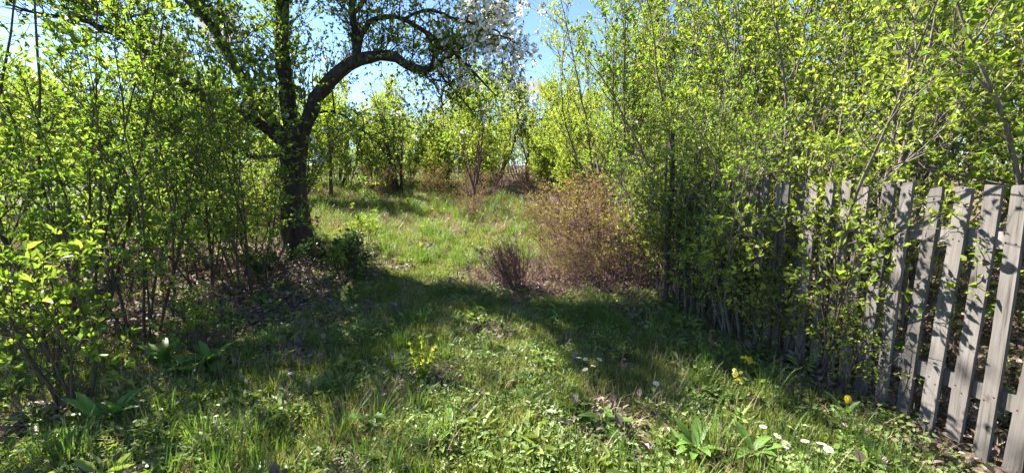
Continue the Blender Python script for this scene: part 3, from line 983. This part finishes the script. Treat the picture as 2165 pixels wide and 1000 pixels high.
THK = [
    (-6.3, 11.4, .85, 'leafy thicket bush directly behind the pear trunk'), (-4.9, 14.6, .8, 'leafy bush left of the dark bare stems'), (-2.4, 15.6, .85, 'leafy bush right of the dark bare stems'),
    (-1.0, 15.0, .95, 'leafy bush behind the forked reddish sapling'), (-3.6, 18.2, .85, 'leafy bush in the second row behind the dark bare stems'), (-1.7, 18.8, .75, 'bush closing the clearing at its far centre'),
    (2.4, 16.6, .85, 'bush at the far right corner of the clearing'), (1.5, 14.2, .75, 'bright bush in front of the small far willow'), (2.3, 10.8, .9, 'bright bush at the foot of the willows'),
    (-8.2, 13.6, .95, 'leafy bush behind the left thicket, right of the far left young tree'), (-8.6, 10.2, .9, 'sunlit bush seen through the left shrubs'), (-10.6, 11.2, 1.0, 'sunlit bush at the back of the left thicket'),
    (-6.6, 8.9, .75, 'sunlit bush close behind the left shrubs'), (-12.6, 9.6, 1.05, 'bush at the back of the left edge'), (-6.4, 14.8, .9, 'leafy bush in the back row behind the pear'),
    (3.4, 13.6, 1.1, 'bush behind the willows'), (4.6, 10.6, 1.2, 'bush in the shade between willows and hedge'), (6.4, 8.2, 1.2, 'bush behind the rear hedge shrubs'), (7.6, 5.0, 1.1, 'bush deep behind the right hedge'),
    (6.2, 2.6, 1.0, 'bush behind the near pickets, deep in the thicket'), (-2.0, 20.5, 1.0, 'bush behind the far white-blossoming tree'), (-5.6, 19.5, 1.0, 'bush in the last row behind the clearing'),
    (-9.5, 17.5, 1.1, 'bush in the last row on the far left'), (-3.0, 16.6, .7, 'low bush between the two white-blossoming trees'), (-1.6, 17.0, .7, 'low bush left of the far centre bush'),
    (-4.3, 16.9, .75, 'low bush behind the leafy one by the dark bare stems'), (-5.6, 16.4, .8, 'low bush in the back row, right of the pear trunk'), (2.0, 19.2, .95, 'bush behind the far right corner bush'), (-1.0, 22.6, 1.0, 'pale bush at the end of the grassy corridor'), (2.2, 22.4, .9, 'pale bush right of the corridor end')]
for i, (x, y, s, lab) in enumerate(THK):
    place(K['thicket%d' % (i % 2)], 'thicket_bush', lab, 'bush', x, y, i * 1.9, s, 'leafy bushes round the clearing')
rf = np.random.default_rng(31)
for i in range(60):
    az = -1.05 + 2.1 * (i + rf.uniform(-.3, .3)) / 59
    d = rf.uniform(24, 36)
    place((K['thicket%d' % (i % 2)], K['young%d' % (i % 2)], K['thicket1'], K['willow0'])[i % 4], 'far_tree', 'pale green tree in the wood far beyond the clearing', 'tree', d * math.sin(az), d * math.cos(az), rf.uniform(0, 6), rf.uniform(.95, 1.35) * (.8 if i % 4 == 3 else 1), 'trees of the far wood')


# ------------------------------------------------------------------ picket fence
def box(geo, cx, cy, cz, sx, sy, sz):
    s = np.array([[-1, -1, -1], [1, -1, -1], [1, 1, -1], [-1, 1, -1], [-1, -1, 1], [1, -1, 1], [1, 1, 1], [-1, 1, 1]]) * .5
    geo.add(s * np.array([sx, sy, sz]) + np.array([cx, cy, cz]), [[0, 3, 2, 1], [4, 5, 6, 7], [0, 1, 5, 4], [1, 2, 6, 5], [2, 3, 7, 6], [3, 0, 4, 7]])


def picket_mesh(r, w, h):
    """weathered board: edges a little wavy, top cut a little skew with worn corners"""
    n = 9
    zs = np.linspace(-.05, h, n)
    zs[-2] = h - .012
    V = []
    bend = r.uniform(-.006, .006)
    for i, z in enumerate(zs):
        ww = w * (1 + r.normal(0, .015))
        if i == n - 1:
            ww *= .88
        c = bend * math.sin(z * 2.2) + r.normal(0, .001)
        sk = r.normal(0, .004) if i >= n - 2 else 0
        th = .021
        V += [(-th / 2, c - ww / 2, z + sk), (th / 2, c - ww / 2, z + sk), (th / 2, c + ww / 2, z - sk), (-th / 2, c + ww / 2, z - sk)]
    F = []
    for i in range(n - 1):
        for j in range(4):
            a, b = i * 4 + j, i * 4 + (j + 1) % 4
            F.append((a, b, b + 4, a + 4))
    e = (n - 1) * 4
    F.append((e, e + 1, e + 2, e + 3))
    F.append((3, 2, 1, 0))
    return mk('picket', V, F, M['wood'], False)


FA, FB = 2.72, .17
rfz = np.random.default_rng(77)
ydir = nrm(np.array([-FB, 1.0, 0]))
fr = thing('picket_fence', 'weathered grey wooden picket fence along the right side of the path', 'fence', (FA - FB * 1.2, 1.2, 0), math.atan(FB))
variants = [picket_mesh(rfz, rfz.uniform(.056, .068), 1.40) for _ in range(8)]
ng_ = Geo()
tubes(ng_, np.array([[(-.002, 0, 0), (.0005, 0, 0), (.002, 0, 0)]]), np.array([[.0015, .0042, .0015]]), 6)
nail = ng_.mesh('nail', bark_mat('rusty_iron', (.03, .018, .012), (.09, .045, .028), 60, 1, .2))
u = 0.0
i = 0
while u < 3.72:
    gx_, gy_ = FA - FB * 1.2 + ydir[0] * u, 1.2 + ydir[1] * u
    gz = float(height(gx_, gy_))
    o = obj('picket', variants[i % 8], fr, (rfz.normal(0, .003), u, gz + rfz.normal(.0, .016) - .01), (rfz.normal(0, .012) + (.03 if i % 11 == 5 else 0), rfz.normal(0, .012), 0 if i % 3 else math.pi))
    if i < 20:
        for zc in (.34, 1.12):
            for s_ in (-.014, .016):
                obj('nail', nail, o, (-.0115 if i % 3 else .0115, s_ + rfz.normal(0, .003), zc + rfz.normal(0, .012)))
    u += .117 + rfz.normal(0, .004)
    i += 1
for zc in (.34, 1.12):
    g = Geo()
    for a in range(3):
        box(g, .0, 1.25 * a + .62, 0, .04, 1.246, .085)
    o = obj('rail', g.mesh('rail', M['wood'], False), fr, (.036, 0, zc))
pg = Geo()
box(pg, 0, 0, .66, .09, .09, 1.5)
pm = pg.mesh('post', M['wood'], False)
for uu in (.28, 1.95, 3.62):
    obj('post', pm, fr, (.105, uu, float(height(FA - FB * 1.2 + ydir[0] * uu, 1.2 + ydir[1] * uu)) - .02))
g = Geo()
pts = np.array([[0, 0, -.1], [.01, .0, .35], [-.01, .01, .8], [.015, 0, 1.25], [.0, .02, 1.9]])
q = spline(np.hstack([pts, np.array([[.036], [.032], [.03], [.027], [.02]])]), 14)
tubes(g, q[None, :, :3], q[None, :, 3], 8)
p = G(1405, 642)
dp = obj('dead_stem', g.mesh('dead_stem', M['bark_brown']), None, p)
tag(dp, 'dark bare upright stem at the far end of the picket fence', 'stem')


# ------------------------------------------------------------------ ground cover by geometry nodes
def blades(r, n, h0, h1, w, rad, lean, mat, name, curve=.5):
    ang = r.uniform(0, 6.283, n)
    q = np.sqrt(r.uniform(0, 1, n)) * rad
    P0 = np.stack([np.cos(ang) * q, np.sin(ang) * q, np.full(n, -.01)], -1)
    a2 = ang + r.normal(0, 1.0, n)
    la = np.abs(r.normal(0, lean, n))
    L = r.uniform(h0, h1, n)
    S = 4
    V = np.zeros((n, S + 1, 2, 3))
    side = np.stack([-np.sin(a2), np.cos(a2), np.zeros(n)], -1)
    p = P0.copy()
    for k in range(S + 1):
        f = k / S
        ww = (w * r.uniform(.7, 1.2, n) if k == 0 else ww0) * 1.0
        if k == 0:
            ww0 = ww
        wk = (ww0 * (1 - f ** 1.8) + .0006)[:, None]
        V[:, k, 0] = p - side * wk * .5
        V[:, k, 1] = p + side * wk * .5
        th = la + curve * f * f * 1.5
        d = np.stack([np.cos(a2) * np.sin(th), np.sin(a2) * np.sin(th), np.cos(th)], -1)
        p = p + d * (L / S)[:, None]
    b = (np.arange(n) * (S + 1) * 2)[:, None, None] + (np.arange(S) * 2)[None, :, None] + np.array([0, 1, 3, 2])[None, None, :]
    return bpy.data.objects.new(name, mk(name, V, b, M[mat], False))


def rosette(r, n, rad, ll, lw, hmax, mat, name):
    ang = r.uniform(0, 6.283, n)
    q = np.sqrt(r.uniform(0, 1, n)) * rad
    pos = np.stack([np.cos(ang) * q, np.sin(ang) * q, r.uniform(0, hmax, n)], -1)
    a2 = ang + r.normal(0, .8, n)
    d = np.stack([np.cos(a2), np.sin(a2), r.uniform(-.1, .9, n)], -1)
    sz = r.uniform(.6, 1.25, n)
    V, F = leaf_geo(r, pos, d, ll * sz, lw * sz, 1.0)
    return bpy.data.objects.new(name, mk(name, V, F, M[mat], False))


def scatter(name, label, pts, rot, scl, idx, protos):
    me = bpy.data.meshes.new(name)
    me.vertices.add(len(pts))
    me.vertices.foreach_set('co', np.asarray(pts, np.float32).ravel())
    for nm, ty, key, arr in (('rot', 'FLOAT_VECTOR', 'vector', rot), ('scl', 'FLOAT', 'value', scl), ('idx', 'INT', 'value', idx)):
        a = me.attributes.new(nm, ty, 'POINT')
        a.data.foreach_set(key, np.asarray(arr, np.int32 if ty == 'INT' else np.float32).ravel())
    c = bpy.data.collections.new(name + '_kinds')
    for p_ in protos:
        c.objects.link(p_)
    ng = bpy.data.node_groups.new(name, 'GeometryNodeTree')
    ng.interface.new_socket('Geometry', in_out='INPUT', socket_type='NodeSocketGeometry')
    ng.interface.new_socket('Geometry', in_out='OUTPUT', socket_type='NodeSocketGeometry')
    N = ng.nodes
    gi, go = N.new('NodeGroupInput'), N.new('NodeGroupOutput')
    ip = N.new('GeometryNodeInstanceOnPoints')
    ci = N.new('GeometryNodeCollectionInfo')
    ci.inputs['Collection'].default_value = c
    ci.inputs['Separate Children'].default_value = True
    ci.inputs['Reset Children'].default_value = True

    def na(n_, t_):
        k_ = N.new('GeometryNodeInputNamedAttribute')
        k_.data_type = t_
        k_.inputs['Name'].default_value = n_
        return k_.outputs['Attribute']
    L = ng.links.new
    L(gi.outputs[0], ip.inputs['Points'])
    L(ci.outputs[0], ip.inputs['Instance'])
    ip.inputs['Pick Instance'].default_value = True
    L(na('idx', 'INT'), ip.inputs['Instance Index'])
    L(na('rot', 'FLOAT_VECTOR'), ip.inputs['Rotation'])
    L(na('scl', 'FLOAT'), ip.inputs['Scale'])
    L(ip.outputs[0], go.inputs[0])
    o = obj(name, me)
    md = o.modifiers.new('scatter', 'NODES')
    md.node_group = ng
    o['kind'] = 'stuff'
    o['label'] = label
    return o


def candidates(r, dens):
    """random ground points in the wedge the camera (or one a step aside) can see; dens(y) per square metre"""
    X, Y = [], []
    for y0 in np.concatenate([np.arange(1.0, 9, .5), np.arange(9, 24, 1.0)]):
        dy = .5 if y0 < 9 else 1.0
        w = 1.36 * (y0 + dy) + .9
        w = min(w, 11)
        n = r.poisson(dens(y0 + dy / 2) * 2 * w * dy)
        X.append(r.uniform(-w, w, n))
        Y.append(r.uniform(y0, y0 + dy, n))
    return np.concatenate(X), np.concatenate(Y)


def lay(r, x, y, sc, zoff=0.0, tilt=.12):
    n = len(x)
    pts = np.stack([x, y, height(x, y) + zoff], -1)
    rot = np.stack([r.normal(0, tilt, n), r.normal(0, tilt, n), r.uniform(0, 6.283, n)], -1)
    return pts, rot, sc


rg = np.random.default_rng(55)
short = [blades(rg, 36, .03, .095, .0045, .075, .35, 'grass', 'grass_tuft') for _ in range(3)]
longg = [blades(rg, 30, .11, .27, .0052, .06, .28, 'grass_tall', 'grass_tuft_long', .7) for _ in range(3)]
straw = [blades(rg, 28, .05, .17, .0038, .1, 1.05, 'grass_dry', 'straw_tuft', .5) for _ in range(3)]
weeds = [rosette(rg, 34, .09, .024, .016, .045, 'weed', 'weed_patch') for _ in range(2)] + \
        [rosette(rg, 12, .035, .085, .026, .05, 'weed', 'weed_rosette') for _ in range(2)]
litter = [rosette(rg, 14, .14, .055, .036, .035, 'litter', 'dead_leaves') for _ in range(3)]

# short turf with taller patches
x, y = candidates(rg, lambda v: 270 if v < 5 else (130 if v < 9 else 60))
b = bare(x, y)
keep = rg.uniform(0, 1, len(x)) > np.clip(b * 1.05 - .02, 0, .97)
x, y, b = x[keep], y[keep], b[keep]
tallp = np.clip(wav(x, y, 1.6, 40) * np.where((x > -.3) & (y < 4), .45, .9) + np.where((x < -.3) & (x > -2.2), .5, -.35) * (y < 2.6) + (y > 6) * .25 + np.exp(-((x - 1.6) / .5) ** 2) * .7 * (y < 4.6), 0, 1)
isl = rg.uniform(0, 1, len(x)) < tallp * np.where(y < 5, .13, .3)
idx = np.where(isl, rg.integers(3, 6, len(x)), rg.integers(0, 3, len(x)))
sc_ = rg.uniform(.65, 1.25, len(x)) * np.where(y > 9, 1.5, np.where(y > 5, 1.25, 1.0)) * (1 - .4 * b)
pts, rot, sc_ = lay(rg, x, y, sc_)
scatter('grass', 'green grass of uneven length covering the path and the clearing', pts, rot, sc_, idx, short + longg)

# dry straw
x, y = candidates(rg, lambda v: 100 if v < 5 else (55 if v < 9 else 30))
dn = np.clip(.32 + .5 * wav(x, y, 1.2, 60) + .5 * np.exp(-((x - .7) / 1.6) ** 2 - ((y - 5.5) / .9) ** 2) + (y > 6.5) * .3 + (x < -2.2) * (y < 3.2) * .3, .02, 1)
keep = rg.uniform(0, 1, len(x)) < dn
x, y = x[keep], y[keep]
pts, rot, sc_ = lay(rg, x, y, rg.uniform(.6, 1.2, len(x)) * np.where(y > 8, 1.7, 1.0))
scatter('dry_grass', 'pale dry straw lying among the green grass', pts, rot, sc_, rg.integers(0, 3, len(x)), straw)

# weeds
x, y = candidates(rg, lambda v: 260 if v < 5 else (60 if v < 9 else 14))
dn = np.clip(.5 + .8 * wav(x, y, 1.4, 70), .03, 1) * (1 - .8 * bare(x, y))
keep = rg.uniform(0, 1, len(x)) < dn
x, y = x[keep], y[keep]
idx = np.where(rg.uniform(0, 1, len(x)) < .85, rg.integers(0, 2, len(x)), rg.integers(2, 4, len(x)))
pts, rot, sc_ = lay(rg, x, y, rg.uniform(.6, 1.35, len(x)))
scatter('ground_weeds', 'small-leaved green weeds carpeting the ground between the grass', pts, rot, sc_, idx, weeds)

# dead leaves
x, y = candidates(rg, lambda v: 95 if v < 7 else 40)
b = bare(x, y)
keep = rg.uniform(0, 1, len(x)) < np.clip(b * np.where((x > -1.3) & (x < 1.9) & (y > 4.2), .5, .95), .03, 1)
x, y = x[keep], y[keep]
pts, rot, sc_ = lay(rg, x, y, rg.uniform(.6, 1.2, len(x)), .004)
scatter('leaf_litter', 'brown and grey dead leaves under the shrubs', pts, rot, sc_, rg.integers(0, 3, len(x)), litter)


reds = [rosette(rg, 18, .14, .045, .026, .03, 'litter_red', 'reddish_leaves') for _ in range(2)] + [blades(rg, 22, .06, .2, .004, .1, 1.0, 'litter_red', 'reddish_stalks', .5) for _ in range(2)]
x, y = candidates(rg, lambda v: 130 if 4 < v < 9 else (40 if v < 18 else 0))
keep = rg.uniform(0, 1, len(x)) < np.clip(np.exp(-((x - .8) / 1.25) ** 4 - ((y - 5.5) / .85) ** 4) * .9 + np.exp(-((x - 1.3) / .7) ** 2 - ((y - 6.8) / 1.5) ** 2) * .5 + np.exp(-((x - .2) / 1.6) ** 2) * (y > 8) * .22, 0, 1)
x, y = x[keep], y[keep]
pts, rot, sc_ = lay(rg, x, y, rg.uniform(.6, 1.2, len(x)), .004)
scatter('reddish_litter', 'reddish brown dead leaves and stalks on the bare earth beyond the grass', pts, rot, sc_, rg.integers(0, 4, len(x)), reds)


# ------------------------------------------------------------------ single plants and flowers
def tube_mesh(name, pts, r0, r1, mat, sides=5):
    pts = np.asarray(pts, float)
    g = Geo()
    tubes(g, pts[None], np.linspace(r0, r1, len(pts))[None], sides)
    return g.mesh(name, M[mat])


def broad_leaf(r, length, width, rise, droop, mat):
    """one long arching leaf as a grid of quads along +X"""
    n = 7
    V, F = [], []
    x = z = 0
    th = rise
    for i in range(n + 1):
        f = i / n
        w = width * (math.sin(math.pi * min(1, f * .88 + .08)) ** .8) * .5 if i < n else .001
        V += [(x, -w, z + w * .35), (x, 0, z), (x, w, z + w * .35)]
        x += math.cos(th) * length / n
        z += math.sin(th) * length / n
        th -= droop / n
    for i in range(n):
        a = i * 3
        F += [(a, a + 3, a + 4, a + 1), (a + 1, a + 4, a + 5, a + 2)]
    return mk('leaf', V, F, M[mat], True)


def leafy(name, label, cat, p, n, length, width, seed, mat='leaf_lily', rise=(.5, 1.2), group=None):
    r = np.random.default_rng(seed)
    root = thing(name, label, cat, p, r.uniform(0, 6), 1, group)
    for k in range(n):
        m = broad_leaf(r, length * r.uniform(.7, 1.15), width * r.uniform(.8, 1.15), r.uniform(*rise), r.uniform(.5, 1.5), mat)
        obj('leaf', m, root, (0, 0, r.uniform(0, .03)), (0, 0, k * 2.4 + r.normal(0, .3)))
    return root


leafy('broad_leaved_plant', 'pale broad-leaved plant in the left foreground grass', 'plant', G(215, 905), 9, .24, .05, 1)
leafy('broad_leaved_plant', 'bright green leafy plant beside the left foreground one', 'plant', G(255, 890), 8, .2, .042, 2, rise=(.9, 1.4))
leafy('broad_leaved_plant', 'dark green clump of pointed leaves under the left shrubs', 'plant', G(350, 775), 11, .27, .06, 3)
leafy('broad_leaved_plant', 'leafy green clump right of the dark pointed one under the left shrubs', 'plant', G(445, 775), 14, .26, .055, 4)
leafy('broad_leaved_plant', 'green clump in front of the two clumps under the left shrubs', 'plant', G(405, 795), 10, .22, .05, 14)
leafy('dock_plant', 'low dock rosette at the bottom centre-right of the picture', 'plant', G(1290, 905), 7, .18, .05, 5, rise=(.2, .8))
leafy('dock_plant', 'dock rosette with upright leaves near the bottom right daisies', 'plant', G(1470, 960), 9, .17, .045, 6, rise=(.5, 1.1))
leafy('dock_plant', 'dark dock rosette left of the bottom right daisies', 'plant', G(1590, 965), 9, .16, .045, 7, rise=(.4, 1.0))
leafy('dock_plant', 'small dock rosette at the bottom centre of the picture', 'plant', G(950, 915), 7, .15, .04, 8, rise=(.4, 1.0))
leafy('dock_plant', 'small dock rosette left of the bottom centre one', 'plant', G(780, 900), 6, .14, .045, 9, rise=(.3, .9))

# daisies: one kind, placed many times
rd = np.random.default_rng(12)
dst = tube_mesh('stem', [(0, 0, 0), (.003, .002, .04), (.004, 0, .085)], .0014, .0012, 'stalk', 4)
pv, pf = [], []
for k in range(13):
    a = k * 6.283 / 13
    c, s = math.cos(a), math.sin(a)
    q = [(.004 * c, .004 * s, .0), (.011 * c - .0028 * s, .011 * s + .0028 * c, .002), (.0155 * c, .0155 * s, .001), (.011 * c + .0028 * s, .011 * s - .0028 * c, .002)]
    pf.append([len(pv) + j for j in range(4)])
    pv += q
dpet = mk('petals', pv, pf, M['petal_white'], False)
g = Geo()
tubes(g, np.array([[(0, 0, -.001), (0, 0, .002), (0, 0, .004), (0, 0, .0048)]]), np.array([[.0055, .0055, .004, .0004]]), 8)
dcen = g.mesh('centre', M['petal_yellow'])


def daisy(p, label, group):
    root = thing('daisy', label, 'daisy', p, rd.uniform(0, 6), rd.uniform(1.25, 1.5), group)
    obj('stem', dst, root)
    t = (rd.normal(-.15, .2), rd.normal(.25, .2), 0)
    obj('petals', dpet, root, (.004, 0, .085), t)
    obj('centre', dcen, root, (.004, 0, .0855), t)


for a, b_ in [(1223, 792), (1238, 790), (1265, 793), (1252, 806), (1238, 818)]:
    daisy(G(a, b_), 'white daisy in the small group of five in the middle grass', 'five daisies in the middle grass')
daisy(G(1386, 848), 'lone white daisy right of the middle group of five', None)
daisy(G(1162, 915), 'lone white daisy near the bottom centre', None)
for a, b_ in [(1612, 945), (1638, 962), (1664, 950), (1700, 977), (1728, 985), (1748, 999), (1699, 950), (1655, 985)]:
    daisy(G(a, b_), 'white daisy in the loose group at the bottom right', 'daisies at the bottom right')


def cowslip(p, label, seed, hgt=.22, heads=1, mat='petal_pale', group=None):
    r = np.random.default_rng(seed)
    root = thing('cowslip', label, 'flower', p, r.uniform(0, 6), 1.0, group)
    for k in range(7):
        obj('leaf', broad_leaf(r, .12 * r.uniform(.7, 1.2), .035, r.uniform(.4, 1.1), r.uniform(.5, 1.2), 'leaf_lily'), root, None, (0, 0, k * 2.4))
    for h in range(heads):
        a = r.uniform(0, 6.28)
        tip = np.array([.035 * math.cos(a) * h, .035 * math.sin(a) * h, hgt * (1 - .15 * h)])
        st = obj('stalk', tube_mesh('stalk', [(0, 0, 0), tip * [.4, .4, .5], tip], .0028, .002, 'stalk', 4), root)
        c = tip + r.normal(0, 1, (11, 3)) * [.013, .013, .016]
        V, F = blossoms(r, c, 2, .006, .014)
        obj('flower_head', mk('flower_head', V, F, M[mat], False), root)


cowslip(G(727, 668), 'yellow cowslip in the shade right of the leaf litter, left of its pair', 1, .24, 2, group=None)
cowslip(G(740, 662), 'tallest yellow cowslip in the shade right of the leaf litter', 2, .31, 2)
cowslip(G(1547, 850), 'pale yellow cowslip in the grass in front of the brambles', 3, .2, 2)
cowslip(G(1575, 800), 'golden yellow cowslip close under the brambles', 4, .15, 2, 'petal_yellow')
cowslip(G(892, 495 + 60), 'yellow flower in the sunlit grass of the clearing', 5, .28, 1, 'petal_yellow')

# yellow tulip by the fence
p = G(1786, 885)
root = thing('tulip', 'bright yellow tulip in the grass at the foot of the fence', 'flower', p)
obj('stalk', tube_mesh('stalk', [(0, 0, 0), (.005, 0, .05), (.004, 0, .1)], .003, .0028, 'stalk', 5), root)
for k in range(6):
    r6 = np.random.default_rng(k)
    obj('petal', broad_leaf(r6, .05, .034, 1.25, -.35, 'petal_yellow'), root, (.004, 0, .098), (0, 0, k * 1.047))
for k in range(3):
    obj('leaf', broad_leaf(np.random.default_rng(k + 9), .14, .03, 1.2, .6, 'leaf_lily'), root, None, (0, 0, k * 2.1))

# feathery yellow-green spurge in the middle of the foreground
p = G(893, 815)
rs = np.random.default_rng(91)
root = thing('spurge_plant', 'feathery yellow-green plant with yellow tips in the middle of the foreground', 'plant', p, 0, 1.2)
for k in range(13):
    a, l = rs.uniform(0, 6.28), rs.uniform(.05, .42)
    d = np.array([math.cos(a) * math.sin(l), math.sin(a) * math.sin(l), math.cos(l)])
    Ln = rs.uniform(.16, .30)
    P = grow(rs, np.array([[0, 0, -.01]]), d[None], np.array([Ln]), 6, .05, .03)
    g = Geo()
    tubes(g, P, taper([.0028], [.0015], 7), 4)
    st = obj('stalk', g.mesh('stalk', M['stalk']), root)
    pos, dd = twig_leaves(rs, P, 46, .15, 1.0, .3)
    V, F = leaf_geo(rs, pos, dd, rs.uniform(.018, .032, len(pos)), np.full(len(pos), .006))
    obj('leaves', mk('leaves', V, F, M['leaf_willow'], False), st)['kind'] = 'stuff'
    if k < 4:
        V, F = blossoms(rs, P[0, -1][None] + rs.normal(0, .007, (5, 3)), 2, .004, .008)
        obj('flower_head', mk('flower_head', V, F, M['petal_yellow'], False), st)

# dandelions in the sunlit clearing
gd = Geo()
for k in range(3):
    rr_ = .012 - .003 * k
    pv = []
    for j in range(12):
        a = j * .5236 + k * .26
        c, s = math.cos(a), math.sin(a)
        gd.add([(0, 0, .002 * k), (rr_ * .6 * c - .003 * s, rr_ * .6 * s + .003 * c, .003 + .003 * k), (rr_ * 1.6 * c, rr_ * 1.6 * s, .004 + .003 * k), (rr_ * .6 * c + .003 * s, rr_ * .6 * s - .003 * c, .003 + .003 * k)], [[0, 1, 2, 3]])
dhead = gd.mesh('flower_head', M['petal_yellow'], False)
dstm = tube_mesh('stalk', [(0, 0, 0), (.004, 0, .08), (.002, .003, .2)], .0025, .002, 'stalk', 4)
for a, b_ in [(905, 432), (925, 447), (940, 470), (950, 505), (1005, 495), (880, 440), (862, 452), (935, 428), (770, 425), (795, 430), (893, 520), (1010, 480), (915, 478), (965, 432)]:
    p = G(a, b_)
    root = thing('dandelion', 'tiny yellow dandelion in the sunlit grass of the clearing', 'dandelion', p, rd.uniform(0, 6), rd.uniform(1.3, 2.0), 'dandelions in the clearing')
    obj('stalk', dstm, root)
    obj('flower_head', dhead, root, (.002, .003, .2), (.3, -.2, 0))

# dead branches lying in the litter and grass
FB_ = [((395, 585), (470, 560), .022, 'thick dead branch lying in the litter left of the pear trunk'), ((500, 590), (560, 566), .014, 'thin dead branch close to the pear trunk in the litter'),
       ((205, 655), (330, 630), .014, 'dead branch across the litter behind the foremost left shrub'), ((1235, 815), (1300, 800), .004, 'thin dry twig lying in the grass by the five daisies'),
       ((1560, 770), (1640, 735), .008, 'dead twig at the foot of the brambles'), ((1690, 790), (1730, 740), .012, 'dead stick leaning at the foot of the fence'),
       ((420, 690), (560, 640), .009, 'long dead twig on the litter in front of the left shrubs')]
rk = np.random.default_rng(14)
for a, b_, rr_, lab in FB_:
    A, B = G(*a), G(*b_)
    n = 9
    P = A[None] * (1 - np.linspace(0, 1, n)[:, None]) + B[None] * np.linspace(0, 1, n)[:, None]
    P = P - A
    P[1:-1] += rk.normal(0, rr_ * 1.3, (n - 2, 3))
    P[:, 2] = height(P[:, 0] + A[0], P[:, 1] + A[1]) - A[2] + rr_ * .8 + np.abs(rk.normal(0, rr_ * .8, n))
    g = Geo()
    tubes(g, P[None], np.linspace(rr_, rr_ * .45, n)[None], 6)
    s1, sd, _, _ = spawn(rk, P[None], 4, .2, .95, .4, .9, .25)
    T = grow(rk, s1, sd, rk.uniform(.12, .3, 4), 5, .12, 0)
    tubes(g, T, taper(np.full(4, rr_ * .4), np.full(4, .0015), 6), 4)
    o = obj('fallen_branch', g.mesh('fallen_branch', M['bark_brown']), None, A)
    tag(o, lab, 'branch', None)
